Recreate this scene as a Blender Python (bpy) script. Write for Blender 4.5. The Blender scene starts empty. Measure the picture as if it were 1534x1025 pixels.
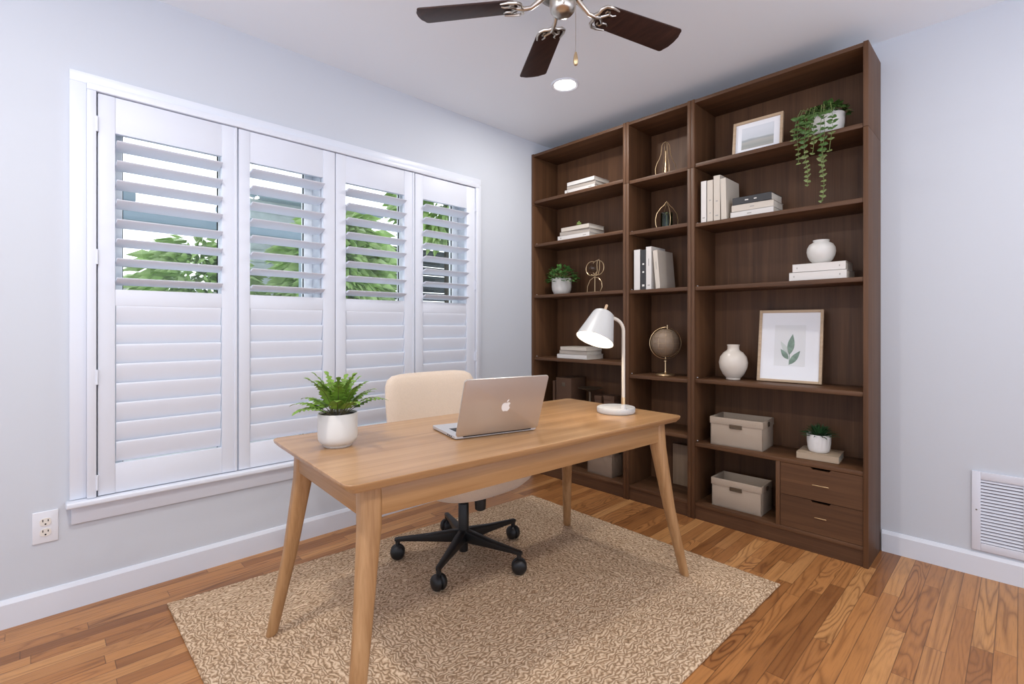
import bpy, bmesh, math, random
from mathutils import Vector, Matrix, Euler

R = math.radians
sc = bpy.context.scene
COL = sc.collection

# ------------------------------------------------------------------ materials
MATS = {}
def new_mat(name):
    m = bpy.data.materials.new(name); m.use_nodes = True
    nt = m.node_tree
    return m, nt, nt.nodes, nt.links, nt.nodes['Principled BSDF']

def simple(name, col, rough=0.5, metal=0.0, bump=0.0, bscale=200.0, spec=0.5, coat=0.0, var=0.0, emit=None, estr=0.0, sheen=0.0):
    m, nt, N, L, b = new_mat(name)
    b.inputs['Base Color'].default_value = (*col, 1)
    b.inputs['Roughness'].default_value = rough
    b.inputs['Metallic'].default_value = metal
    b.inputs['Specular IOR Level'].default_value = spec
    b.inputs['Coat Weight'].default_value = coat
    b.inputs['Sheen Weight'].default_value = sheen
    if emit:
        b.inputs['Emission Color'].default_value = (*emit, 1)
        b.inputs['Emission Strength'].default_value = estr
    if bump or var:
        tc = N.new('ShaderNodeTexCoord'); n = N.new('ShaderNodeTexNoise')
        n.inputs['Scale'].default_value = bscale; n.inputs['Detail'].default_value = 4
        L.new(tc.outputs['Object'], n.inputs['Vector'])
        if bump:
            bp = N.new('ShaderNodeBump'); bp.inputs['Strength'].default_value = bump; bp.inputs['Distance'].default_value = 0.002
            L.new(n.outputs['Fac'], bp.inputs['Height']); L.new(bp.outputs['Normal'], b.inputs['Normal'])
        if var:
            r = N.new('ShaderNodeValToRGB')
            lo = [c*(1-var) for c in col]; hi = [min(1, c*(1+var)) for c in col]
            r.color_ramp.elements[0].position = 0.3; r.color_ramp.elements[1].position = 0.7
            r.color_ramp.elements[0].color = (*lo, 1); r.color_ramp.elements[1].color = (*hi, 1)
            L.new(n.outputs['Fac'], r.inputs['Fac']); L.new(r.outputs['Color'], b.inputs['Base Color'])
    MATS[name] = m
    return m

def wood(name, stops, axis='z', across=28.0, along=1.2, rough=0.4, bump=0.08, dist=3.0, fine=0.35, coat=0.0, spec=0.5):
    """streaky timber with its grain running along one local axis"""
    m, nt, N, L, b = new_mat(name)
    tc = N.new('ShaderNodeTexCoord')
    def mapped(a, l):
        mp = N.new('ShaderNodeMapping')
        s = {'x': (l, a, a), 'y': (a, l, a), 'z': (a, a, l)}[axis]
        mp.inputs['Scale'].default_value = s
        L.new(tc.outputs['Object'], mp.inputs['Vector']); return mp
    m1 = mapped(across, along); n1 = N.new('ShaderNodeTexNoise')
    n1.inputs['Scale'].default_value = 1.0; n1.inputs['Detail'].default_value = 6; n1.inputs['Distortion'].default_value = dist*0.2
    L.new(m1.outputs['Vector'], n1.inputs['Vector'])
    m2 = mapped(across*7, along*3); n2 = N.new('ShaderNodeTexNoise')
    n2.inputs['Scale'].default_value = 1.0; n2.inputs['Detail'].default_value = 3
    L.new(m2.outputs['Vector'], n2.inputs['Vector'])
    mx = N.new('ShaderNodeMix'); mx.data_type = 'FLOAT'; mx.inputs['Factor'].default_value = fine
    L.new(n1.outputs['Fac'], mx.inputs['A']); L.new(n2.outputs['Fac'], mx.inputs['B'])
    r = N.new('ShaderNodeValToRGB')
    while len(r.color_ramp.elements) < len(stops): r.color_ramp.elements.new(0.5)
    for e, (p, c) in zip(r.color_ramp.elements, stops): e.position = p; e.color = (*c, 1)
    L.new(mx.outputs['Result'], r.inputs['Fac']); L.new(r.outputs['Color'], b.inputs['Base Color'])
    bp = N.new('ShaderNodeBump'); bp.inputs['Strength'].default_value = bump; bp.inputs['Distance'].default_value = 0.002
    L.new(mx.outputs['Result'], bp.inputs['Height']); L.new(bp.outputs['Normal'], b.inputs['Normal'])
    b.inputs['Roughness'].default_value = rough; b.inputs['Coat Weight'].default_value = coat
    b.inputs['Specular IOR Level'].default_value = spec
    MATS[name] = m
    return m

simple('wall_paint', (0.59, 0.62, 0.67), 0.75, bump=0.12, bscale=60, spec=0.25)
simple('ceiling_paint', (0.84, 0.885, 0.93), 0.8, bump=0.18, bscale=45, spec=0.2)
simple('trim_paint', (0.715, 0.745, 0.81), 0.35, bump=0.02, bscale=20)
simple('shutter_paint', (0.71, 0.74, 0.81), 0.5)
simple('vinyl_white', (0.80, 0.83, 0.85), 0.3)
WAL = [(0.25, (0.055, 0.024, 0.0105)), (0.5, (0.100, 0.045, 0.0195)), (0.78, (0.155, 0.074, 0.033))]
wood('walnut_upright', WAL, 'z', 26, 1.1, rough=0.52, spec=0.35)
wood('walnut_level', WAL, 'x', 26, 1.1, rough=0.52, spec=0.35)
OAK = [(0.28, (0.285, 0.140, 0.054)), (0.45, (0.375, 0.20, 0.083)), (0.55, (0.44, 0.245, 0.108)), (0.75, (0.53, 0.315, 0.148))]
wood('oak_lengthwise', OAK, 'y', 15, 0.7, rough=0.33, bump=0.05, fine=0.3)
wood('oak_top', OAK, 'y', 15, 0.7, rough=0.4, bump=0.05, fine=0.3, coat=0.45)
MATS['oak_top'].node_tree.nodes['Principled BSDF'].inputs['Coat Roughness'].default_value = 0.22
wood('oak_crosswise', OAK, 'x', 22, 0.9, rough=0.38, bump=0.05, fine=0.3)
wood('oak_leg', OAK, 'z', 26, 1.0, rough=0.38, bump=0.05, fine=0.3)
wood('fan_blade_wood', [(0.25, (0.018, 0.0075, 0.0055)), (0.55, (0.04, 0.016, 0.011)), (0.8, (0.075, 0.030, 0.018))], 'x', 40, 2, rough=0.5, bump=0.03, spec=0.3)
wood('pale_frame_wood', [(0.3, (0.42, 0.29, 0.18)), (0.7, (0.60, 0.45, 0.30))], 'x', 60, 3, rough=0.45)
wood('knob_wood', [(0.3, (0.50, 0.33, 0.19)), (0.7, (0.66, 0.47, 0.30))], 'z', 90, 5, rough=0.45)
wood('board_wood', [(0.3, (0.22, 0.15, 0.095)), (0.7, (0.30, 0.215, 0.145))], 'z', 50, 2, rough=0.5)
simple('black_plastic', (0.012, 0.012, 0.0125), 0.42, bump=0.02)
simple('black_steel', (0.02, 0.02, 0.02), 0.28, metal=0.6)
simple('boucle', (0.74, 0.61, 0.49), 0.95, bump=0.9, bscale=260, spec=0.1, sheen=0.3, var=0.06)
simple('aluminium', (0.60, 0.555, 0.51), 0.33, metal=0.75, bump=0.01, bscale=900)
simple('aluminium_deck', (0.66, 0.67, 0.69), 0.35, metal=0.6)
simple('key_black', (0.02, 0.02, 0.022), 0.5)
simple('screen_black', (0.01, 0.01, 0.012), 0.12)
simple('emblem_white', (0.86, 0.83, 0.79), 0.3)
simple('glazed_white', (0.66, 0.64, 0.605), 0.38, bump=0.03, bscale=70)
simple('glazed_cream', (0.66, 0.60, 0.525), 0.3, bump=0.05, bscale=60)
simple('matte_grey_pot', (0.60, 0.58, 0.54), 0.6, bump=0.05, bscale=80)
simple('matte_white_pot', (0.78, 0.77, 0.75), 0.5)
simple('soil', (0.025, 0.017, 0.012), 0.95, bump=1.0, bscale=150)
simple('fern_leaf', (0.15, 0.27, 0.03), 0.5, var=0.3, bscale=45)
simple('bush_leaf', (0.075, 0.19, 0.04), 0.5, var=0.35, bscale=60)
simple('trail_leaf', (0.06, 0.125, 0.025), 0.5, var=0.3, bscale=50)
simple('trail_leaf_pale', (0.15, 0.19, 0.06), 0.5, var=0.25, bscale=50)
simple('spike_leaf', (0.03, 0.085, 0.03), 0.4, var=0.3, bscale=50)
simple('stem_brown', (0.10, 0.08, 0.035), 0.7)
simple('stem_green', (0.16, 0.22, 0.06), 0.6)
simple('brass', (0.68, 0.50, 0.29), 0.3, metal=0.9)
simple('brass_dull', (0.25, 0.18, 0.125), 0.6, metal=0.25, bump=0.05, bscale=40)
simple('nickel', (0.58, 0.53, 0.47), 0.28, metal=1.0)
simple('nickel_dark', (0.22, 0.20, 0.17), 0.4, metal=0.9)
simple('cover_white', (0.66, 0.63, 0.595), 0.6, bump=0.03, bscale=300)
simple('cover_cream', (0.57, 0.51, 0.435), 0.6, bump=0.03, bscale=300)
simple('cover_tan', (0.44, 0.335, 0.235), 0.6, bump=0.03, bscale=300)
simple('cover_taupe', (0.40, 0.35, 0.30), 0.65, bump=0.03, bscale=300)
simple('cover_charcoal', (0.035, 0.035, 0.037), 0.55)
simple('cover_brown', (0.105, 0.058, 0.036), 0.7, spec=0.2)
simple('shaded_linen', (0.26, 0.19, 0.14), 0.9, bump=0.5, bscale=420, spec=0.1)  # linen with the low shelf's dimness put into its colour
simple('pages', (0.70, 0.65, 0.57), 0.8, bump=0.25, bscale=500)
simple('foil', (0.35, 0.33, 0.30), 0.4)
simple('foil_pale', (0.7, 0.68, 0.63), 0.4)
simple('linen', (0.42, 0.34, 0.265), 0.9, bump=0.5, bscale=420, var=0.1, spec=0.15)
simple('linen_inside', (0.40, 0.345, 0.285), 0.9, bump=0.4, bscale=420, spec=0.1)
simple('bronze', (0.17, 0.13, 0.09), 0.4, metal=0.7)
simple('mat_board', (0.84, 0.85, 0.88), 0.8)
simple('print_paper', (0.75, 0.76, 0.77), 0.85)
simple('sage_ink', (0.22, 0.31, 0.25), 0.8, var=0.25, bscale=60)
simple('sage_ink_pale', (0.58, 0.63, 0.60), 0.8)
simple('lamp_enamel', (0.56, 0.555, 0.54), 0.35)
simple('lamp_cream', (0.62, 0.56, 0.48), 0.35)
simple('lamp_inner', (0.9, 0.86, 0.78), 0.5)
simple('bulb_glow', (1, 1, 1), 0.3, emit=(1.0, 0.88, 0.70), estr=4)
simple('downlight_glow', (1, 1, 1), 0.3, emit=(1.0, 0.93, 0.82), estr=14)
simple('outlet_plastic', (0.74, 0.755, 0.80), 0.35)
simple('outlet_ivory', (0.76, 0.72, 0.66), 0.4)
simple('slot_black', (0.01, 0.01, 0.01), 0.8)
simple('duct_grey', (0.13, 0.13, 0.15), 0.8)
simple('grille_enamel', (0.70, 0.72, 0.79), 0.4)
simple('patio', (0.78, 0.78, 0.77), 0.9, var=0.12, bscale=3)
simple('beam_paint', (0.32, 0.41, 0.46), 0.6)
simple('siding', (0.62, 0.68, 0.68), 0.7, var=0.1, bscale=8)
simple('fence_dark', (0.055, 0.065, 0.068), 0.7, var=0.35, bscale=6)
simple('garden_wall', (0.80, 0.78, 0.77), 0.85)
simple('leaf_bright', (0.47, 0.63, 0.24), 0.5, var=0.4, bscale=3)
simple('leaf_mid', (0.36, 0.53, 0.20), 0.5, var=0.4, bscale=3)
simple('bark', (0.09, 0.075, 0.055), 0.9, bump=0.6, bscale=60)

def glass_mat(name, tint, gloss):
    m, nt, N, L, b = new_mat(name)
    N.remove(b)
    out = N['Material Output']
    t = N.new('ShaderNodeBsdfTransparent'); t.inputs['Color'].default_value = (*tint, 1)
    g = N.new('ShaderNodeBsdfGlossy'); g.inputs['Roughness'].default_value = 0.02
    lw = N.new('ShaderNodeLayerWeight'); lw.inputs['Blend'].default_value = 0.35
    pw = N.new('ShaderNodeMath'); pw.operation = 'POWER'; pw.inputs[1].default_value = 3.0; L.new(lw.outputs['Facing'], pw.inputs[0])
    f = N.new('ShaderNodeMath'); f.operation = 'MULTIPLY_ADD'; f.inputs[1].default_value = gloss; f.inputs[2].default_value = 0.035; L.new(pw.outputs[0], f.inputs[0])
    mx = N.new('ShaderNodeMixShader')
    L.new(f.outputs[0], mx.inputs['Fac']); L.new(t.outputs[0], mx.inputs[1]); L.new(g.outputs[0], mx.inputs[2])
    L.new(mx.outputs[0], out.inputs['Surface'])
    MATS[name] = m
glass_mat('window_glass', (0.95, 0.97, 0.965), 0.35)
glass_mat('thin_glass', (0.93, 0.93, 0.91), 0.5)
glass_mat('green_glass', (0.55, 0.66, 0.56), 0.6)

def floor_mat():
    m, nt, N, L, b = new_mat('oak_floor')
    tc = N.new('ShaderNodeTexCoord'); sp = N.new('ShaderNodeSeparateXYZ')
    L.new(tc.outputs['Object'], sp.inputs[0])
    def mth(op, a, bb=None, c=None):
        n = N.new('ShaderNodeMath'); n.operation = op
        for i, v in enumerate((a, bb, c)):
            if v is None: continue
            if isinstance(v, (int, float)): n.inputs[i].default_value = v
            else: L.new(v, n.inputs[i])
        return n.outputs[0]
    PW, PL = 0.057, 0.78
    xr = mth('DIVIDE', sp.outputs['X'], PW); row = mth('FLOOR', xr); fx = mth('FRACT', xr)
    wn = N.new('ShaderNodeTexWhiteNoise'); wn.noise_dimensions = '1D'; L.new(row, wn.inputs['W'])
    yo = mth('MULTIPLY_ADD', wn.outputs['Value'], 7.31, mth('DIVIDE', sp.outputs['Y'], PL))
    colm = mth('FLOOR', yo); fy = mth('FRACT', yo)
    cb = N.new('ShaderNodeCombineXYZ'); L.new(row, cb.inputs[0]); L.new(colm, cb.inputs[1])
    w2 = N.new('ShaderNodeTexWhiteNoise'); w2.noise_dimensions = '3D'; L.new(cb.outputs[0], w2.inputs['Vector'])
    rnd = w2.outputs['Value']
    # grain coordinates: shifted per board
    gx = mth('MULTIPLY_ADD', rnd, 37.0, mth('MULTIPLY', sp.outputs['X'], 1.0))
    gy = mth('MULTIPLY_ADD', rnd, 91.0, sp.outputs['Y'])
    c2 = N.new('ShaderNodeCombineXYZ'); w5 = N.new('ShaderNodeTexWhiteNoise'); w5.noise_dimensions = '3D'; c5 = N.new('ShaderNodeVectorMath'); c5.operation = 'ADD'; c5.inputs[1].default_value = (3.3, 8.9, 1.1)
    L.new(cb.outputs[0], c5.inputs[0]); L.new(c5.outputs[0], w5.inputs['Vector'])
    L.new(mth('MULTIPLY', gx, 11.0), c2.inputs[0]); L.new(mth('MULTIPLY', gy, mth('MULTIPLY_ADD', mth('POWER', w5.outputs['Value'], 2.0), 2.6, 0.25)), c2.inputs[1])
    n0 = N.new('ShaderNodeTexNoise'); n0.inputs['Scale'].default_value = 1.0; n0.inputs['Detail'].default_value = 2.0
    n0.inputs['Roughness'].default_value = 0.4
    L.new(c2.outputs[0], n0.inputs['Vector'])
    # contour lines of a stretched noise: cathedral figure
    k = mth('MULTIPLY', n0.outputs['Fac'], 13.0)
    fr = mth('FRACT', k)
    tri = mth('ABSOLUTE', mth('SUBTRACT', fr, 0.5))        # 0.5 at the line, 0 between
    line = mth('MULTIPLY', mth('POWER', mth('MULTIPLY', tri, 2.0), 2.6), mth('MULTIPLY_ADD', n0.outputs['Fac'], 1.6, 0.2))
    # fine pores
    c3 = N.new('ShaderNodeCombineXYZ'); L.new(mth('MULTIPLY', gx, 220.0), c3.inputs[0]); L.new(mth('MULTIPLY', gy, 9.0), c3.inputs[1])
    n3 = N.new('ShaderNodeTexNoise'); n3.inputs['Scale'].default_value = 1.0; n3.inputs['Detail'].default_value = 3
    L.new(c3.outputs[0], n3.inputs['Vector'])
    ramp = N.new('ShaderNodeValToRGB')
    st = [(0.0, (0.25, 0.098, 0.030)), (0.3, (0.39, 0.163, 0.050)), (0.6, (0.46, 0.20, 0.064)), (0.85, (0.56, 0.275, 0.098)), (1.0, (0.33, 0.13, 0.040))]
    while len(ramp.color_ramp.elements) < len(st): ramp.color_ramp.elements.new(0.5)
    for e, (p, c) in zip(ramp.color_ramp.elements, st): e.position = p; e.color = (*c, 1)
    L.new(rnd, ramp.inputs['Fac'])
    def mixc(fac, a, col, blend='MIX'):
        x = N.new('ShaderNodeMix'); x.data_type = 'RGBA'; x.blend_type = blend
        L.new(fac, x.inputs['Factor']); L.new(a, x.inputs['A'])
        x.inputs['B'].default_value = (*col, 1)
        return x.outputs['Result']
    w4 = N.new('ShaderNodeTexWhiteNoise'); w4.noise_dimensions = '3D'
    L.new(mth('ADD', rnd, 3.7), w4.inputs['W']) if False else None
    c4 = N.new('ShaderNodeVectorMath'); c4.operation = 'ADD'; c4.inputs[1].default_value = (13.7, 5.1, 2.2)
    L.new(cb.outputs[0], c4.inputs[0]); L.new(c4.outputs[0], w4.inputs['Vector'])
    strength = mth('MULTIPLY_ADD', w4.outputs['Value'], 0.55, 0.2)
    col = mixc(mth('MULTIPLY', line, strength), ramp.outputs['Color'], (0.13, 0.042, 0.012))
    pr = N.new('ShaderNodeMapRange'); pr.inputs['From Min'].default_value = 0.5; pr.inputs['From Max'].default_value = 0.75
    L.new(n3.outputs['Fac'], pr.inputs['Value'])
    col = mixc(mth('MULTIPLY', pr.outputs['Result'], 0.35), col, (0.12, 0.045, 0.016))
    # gaps between boards
    ex = mth('MINIMUM', fx, mth('SUBTRACT', 1.0, fx)); ey = mth('MULTIPLY', mth('MINIMUM', fy, mth('SUBTRACT', 1.0, fy)), PL/PW)
    e = mth('MINIMUM', ex, ey)
    gp = N.new('ShaderNodeMapRange'); gp.inputs['From Min'].default_value = 0.012; gp.inputs['From Max'].default_value = 0.03
    gp.inputs['To Min'].default_value = 1.0; gp.inputs['To Max'].default_value = 0.0
    L.new(e, gp.inputs['Value'])
    col = mixc(mth('MULTIPLY', gp.outputs['Result'], 0.6), col, (0.05, 0.018, 0.008))
    L.new(col, b.inputs['Base Color'])
    b.inputs['Roughness'].default_value = 0.36
    bp = N.new('ShaderNodeBump'); bp.inputs['Strength'].default_value = 0.25; bp.inputs['Distance'].default_value = 0.001
    L.new(mth('SUBTRACT', mth('MULTIPLY', line, -0.2), gp.outputs['Result']), bp.inputs['Height'])
    L.new(bp.outputs['Normal'], b.inputs['Normal'])
    MATS['oak_floor'] = m
floor_mat()

def jute_mat():
    """looped cords that wander: the contour bands of a fine noise field, broken by a second one"""
    m, nt, N, L, b = new_mat('jute')
    tc = N.new('ShaderNodeTexCoord')
    def mth(op, a, bb=None, c=None):
        n = N.new('ShaderNodeMath'); n.operation = op
        for i, v in enumerate((a, bb, c)):
            if v is None: continue
            if isinstance(v, (int, float)): n.inputs[i].default_value = v
            else: L.new(v, n.inputs[i])
        return n.outputs[0]
    def noise(scale, detail, off):
        mp = N.new('ShaderNodeMapping'); mp.inputs['Location'].default_value = (off, off*1.7, 0)
        L.new(tc.outputs['Object'], mp.inputs['Vector'])
        n = N.new('ShaderNodeTexNoise'); n.inputs['Scale'].default_value = scale; n.inputs['Detail'].default_value = detail
        L.new(mp.outputs['Vector'], n.inputs['Vector']); return n.outputs['Fac']
    n1 = noise(46, 0.0, 0.0); n2 = noise(85, 0.5, 3.1); n3 = noise(230, 1.0, 5.3); n4 = noise(3.5, 3.0, 1.2)
    sx = N.new('ShaderNodeSeparateXYZ'); L.new(tc.outputs['Object'], sx.inputs[0])
    # the cords follow the rug's border in turn after turn
    de = mth('MINIMUM', mth('SUBTRACT', 0.79, mth('ABSOLUTE', sx.outputs['X'])), mth('SUBTRACT', 0.99, mth('ABSOLUTE', sx.outputs['Y'])))
    band = mth('MULTIPLY', mth('ABSOLUTE', mth('SUBTRACT', mth('FRACT', mth('ADD', mth('MULTIPLY', n1, 2.9), mth('MULTIPLY', de, 70.0))), 0.5)), 2.0)
    brk = N.new('ShaderNodeMapRange'); brk.inputs['From Min'].default_value = 0.34; brk.inputs['From Max'].default_value = 0.46
    L.new(n2, brk.inputs['Value'])
    cord = mth('MULTIPLY', mth('POWER', mth('SUBTRACT', 1.0, band), 0.7), mth('MULTIPLY_ADD', brk.outputs['Result'], 0.75, 0.25))
    h = mth('ADD', mth('MULTIPLY', cord, 0.8), mth('MULTIPLY', n3, 0.3))
    r = N.new('ShaderNodeValToRGB')
    st = [(0.10, (0.20, 0.125, 0.072)), (0.32, (0.40, 0.265, 0.16)), (0.62, (0.60, 0.425, 0.275)), (0.95, (0.80, 0.62, 0.44))]
    while len(r.color_ramp.elements) < len(st): r.color_ramp.elements.new(0.5)
    for e, (p, c) in zip(r.color_ramp.elements, st): e.position = p; e.color = (*c, 1)
    L.new(h, r.inputs['Fac'])
    tr = N.new('ShaderNodeValToRGB'); tr.color_ramp.elements[0].color = (0.86, 0.83, 0.80, 1); tr.color_ramp.elements[1].color = (1, 1, 1, 1)
    tr.color_ramp.elements[0].position = 0.35; tr.color_ramp.elements[1].position = 0.65
    L.new(n4, tr.inputs['Fac'])
    tint = N.new('ShaderNodeMix'); tint.data_type = 'RGBA'; tint.blend_type = 'MULTIPLY'; tint.inputs['Factor'].default_value = 0.6
    L.new(r.outputs['Color'], tint.inputs['A']); L.new(tr.outputs['Color'], tint.inputs['B'])
    L.new(tint.outputs['Result'], b.inputs['Base Color'])
    b.inputs['Roughness'].default_value = 0.95; b.inputs['Specular IOR Level'].default_value = 0.1
    bp = N.new('ShaderNodeBump'); bp.inputs['Strength'].default_value = 0.7; bp.inputs['Distance'].default_value = 0.005
    L.new(h, bp.inputs['Height']); L.new(bp.outputs['Normal'], b.inputs['Normal'])
    MATS['jute'] = m
jute_mat()

def landscape_mat():
    """the print in the small frame: pale sky over grey-green dunes"""
    m, nt, N, L, b = new_mat('landscape_print')
    tc = N.new('ShaderNodeTexCoord'); mp = N.new('ShaderNodeMapping'); mp.inputs['Scale'].default_value = (6, 6, 40)
    L.new(tc.outputs['Object'], mp.inputs['Vector'])
    n = N.new('ShaderNodeTexNoise'); n.inputs['Scale'].default_value = 1; n.inputs['Detail'].default_value = 4
    L.new(mp.outputs['Vector'], n.inputs['Vector'])
    sp = N.new('ShaderNodeSeparateXYZ'); L.new(tc.outputs['Object'], sp.inputs[0])
    a = N.new('ShaderNodeMath'); a.operation = 'MULTIPLY_ADD'; a.inputs[1].default_value = 0.03; L.new(n.outputs['Fac'], a.inputs[0]); L.new(sp.outputs['Z'], a.inputs[2])
    mr = N.new('ShaderNodeMapRange'); mr.inputs['From Min'].default_value = 0.05; mr.inputs['From Max'].default_value = 0.16
    L.new(a.outputs[0], mr.inputs['Value'])
    r = N.new('ShaderNodeValToRGB')
    st = [(0.0, (0.42, 0.41, 0.36)), (0.25, (0.36, 0.37, 0.35)), (0.4, (0.47, 0.46, 0.42)), (0.52, (0.36, 0.39, 0.40)), (0.58, (0.62, 0.65, 0.68)), (1.0, (0.70, 0.73, 0.77))]
    while len(r.color_ramp.elements) < len(st): r.color_ramp.elements.new(0.5)
    for e, (p, c) in zip(r.color_ramp.elements, st): e.position = p; e.color = (*c, 1)
    L.new(mr.outputs['Result'], r.inputs['Fac']); L.new(r.outputs['Color'], b.inputs['Base Color'])
    b.inputs['Roughness'].default_value = 0.85
    MATS['landscape_print'] = m
landscape_mat()

# ------------------------------------------------------------------ mesh collector
class MB:
    def __init__(self): self.bm = bmesh.new()
    def add(self, src, mat=None):
        if mat is not None: bmesh.ops.transform(src, matrix=mat, verts=src.verts)
        me = bpy.data.meshes.new('tmp'); src.to_mesh(me); src.free()
        self.bm.from_mesh(me); bpy.data.meshes.remove(me); return self
    def box(self, x0, y0, z0, x1, y1, z1, bev=0.0, seg=2, mat=None):
        b = bmesh.new(); bmesh.ops.create_cube(b, size=1.0)
        S = Matrix.Diagonal((abs(x1-x0), abs(y1-y0), abs(z1-z0), 1))
        bmesh.ops.transform(b, matrix=Matrix.Translation(((x0+x1)/2, (y0+y1)/2, (z0+z1)/2)) @ S, verts=b.verts)
        if bev > 0: bmesh.ops.bevel(b, geom=b.edges[:], offset=bev, segments=seg, profile=0.5, affect='EDGES')
        return self.add(b, mat)
    def lathe(self, prof, seg=40, mat=None, closed=False):
        b = bmesh.new(); rings = []
        for r, z in prof:
            if r < 1e-6: rings.append([b.verts.new((0, 0, z))])
            else: rings.append([b.verts.new((r*math.cos(2*math.pi*i/seg), r*math.sin(2*math.pi*i/seg), z)) for i in range(seg)])
        pairs = list(zip(rings, rings[1:])) + ([(rings[-1], rings[0])] if closed else [])
        for A, B in pairs:
            for i in range(seg):
                j = (i+1) % seg
                if len(A) == 1 and len(B) == 1: continue
                if len(A) == 1: b.faces.new((A[0], B[j], B[i]))
                elif len(B) == 1: b.faces.new((A[i], A[j], B[0]))
                else: b.faces.new((A[i], A[j], B[j], B[i]))
        bmesh.ops.recalc_face_normals(b, faces=b.faces)
        return self.add(b, mat)
    def tube(self, pts, r, seg=10, closed=False, mat=None, flat=1.0):
        pts = [Vector(p) for p in pts]; n = len(pts)
        rr = r if isinstance(r, (list, tuple)) else [r]*n
        b = bmesh.new(); rings = []; up = None
        for i, p in enumerate(pts):
            a = pts[(i-1) % n] if (closed or i > 0) else p
            c = pts[(i+1) % n] if (closed or i < n-1) else p
            t = (c-a).normalized()
            if up is None:
                up = Vector((0, 0, 1)) if abs(t.z) < 0.9 else Vector((1, 0, 0))
            u = (up - t*up.dot(t)).normalized(); v = t.cross(u); up = u
            rings.append([b.verts.new(p + (u*math.cos(2*math.pi*k/seg)*flat + v*math.sin(2*math.pi*k/seg))*rr[i]) for k in range(seg)])
        pr = list(zip(rings, rings[1:])) + ([(rings[-1], rings[0])] if closed else [])
        for A, B in pr:
            for k in range(seg):
                b.faces.new((A[k], A[(k+1) % seg], B[(k+1) % seg], B[k]))
        if not closed:
            b.faces.new(rings[0][::-1]); b.faces.new(rings[-1])
        bmesh.ops.recalc_face_normals(b, faces=b.faces)
        return self.add(b, mat)
    def prism(self, outline, z0, z1, mat=None, bev=0.0):
        """2-D outline extruded from z0 to z1"""
        b = bmesh.new()
        lo = [b.verts.new((x, y, z0)) for x, y in outline]; hi = [b.verts.new((x, y, z1)) for x, y in outline]
        n = len(outline)
        b.faces.new(lo[::-1]); b.faces.new(hi)
        for i in range(n): b.faces.new((lo[i], lo[(i+1) % n], hi[(i+1) % n], hi[i]))
        bmesh.ops.recalc_face_normals(b, faces=b.faces)
        if bev:
            ed = [e for e in b.edges if abs(e.verts[0].co.z - e.verts[1].co.z) < 1e-6]
            bmesh.ops.bevel(b, geom=ed, offset=bev, segments=2, profile=0.5, affect='EDGES')
        return self.add(b, mat)
    def loft(self, sections, mat=None, caps=True):
        b = bmesh.new(); rings = [[b.verts.new(p) for p in s] for s in sections]; n = len(rings[0])
        for A, B in zip(rings, rings[1:]):
            for k in range(n): b.faces.new((A[k], A[(k+1) % n], B[(k+1) % n], B[k]))
        if caps: b.faces.new(rings[0][::-1]); b.faces.new(rings[-1])
        bmesh.ops.recalc_face_normals(b, faces=b.faces)
        return self.add(b, mat)
    def sphere(self, c, r, seg=24, scale=(1, 1, 1)):
        b = bmesh.new(); bmesh.ops.create_uvsphere(b, u_segments=seg, v_segments=seg//2, radius=r)
        return self.add(b, Matrix.Translation(c) @ Matrix.Diagonal((*scale, 1)))
    def face(self, pts):
        self.bm.faces.new([self.bm.verts.new(p) for p in pts]); return self
    def build(self, name, mat, parent=None, smooth=40, matrix=None):
        me = bpy.data.meshes.new(name)
        if matrix is not None: bmesh.ops.transform(self.bm, matrix=matrix, verts=self.bm.verts)
        self.bm.to_mesh(me); self.bm.free()
        me.materials.append(MATS[mat])
        if smooth:
            me.shade_smooth(); me.set_sharp_from_angle(angle=R(smooth))
        o = bpy.data.objects.new(name, me); COL.objects.link(o)
        if parent is not None: o.parent = parent
        return o

def tag(o, label, cat, group=None):
    o['label'] = label; o['category'] = cat
    if group: o['group'] = group
    return o
def thing(name, label, cat, loc=(0, 0, 0), rz=0.0, group=None):
    o = bpy.data.objects.new(name, None); COL.objects.link(o)
    o.location = loc; o.rotation_euler = (0, 0, rz); o.empty_display_size = 0.05
    return tag(o, label, cat, group)
def struct(o): o['kind'] = 'structure'; return o

def arc(c, r, a0, a1, n, plane='xz', y=0.0):
    out = []
    for i in range(n+1):
        a = a0 + (a1-a0)*i/n; p, q = c[0]+r*math.cos(a), c[1]+r*math.sin(a)
        out.append({'xz': (p, y, q), 'xy': (p, q, y), 'yz': (y, p, q)}[plane])
    return out
def rounded(w, d, r, n=6, cx=0.0, cy=0.0):
    pts = []
    for sx, sy, a in ((1, 1, 0), (-1, 1, 90), (-1, -1, 180), (1, -1, 270)):
        for i in range(n+1):
            t = R(a + 90*i/n)
            pts.append((cx + sx*(w/2-r) + r*math.cos(t), cy + sy*(d/2-r) + r*math.sin(t)))
    return pts
def align(z_to, origin):
    q = Vector((0, 0, 1)).rotation_difference(Vector(z_to).normalized())
    return Matrix.Translation(origin) @ q.to_matrix().to_4x4()

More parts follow.
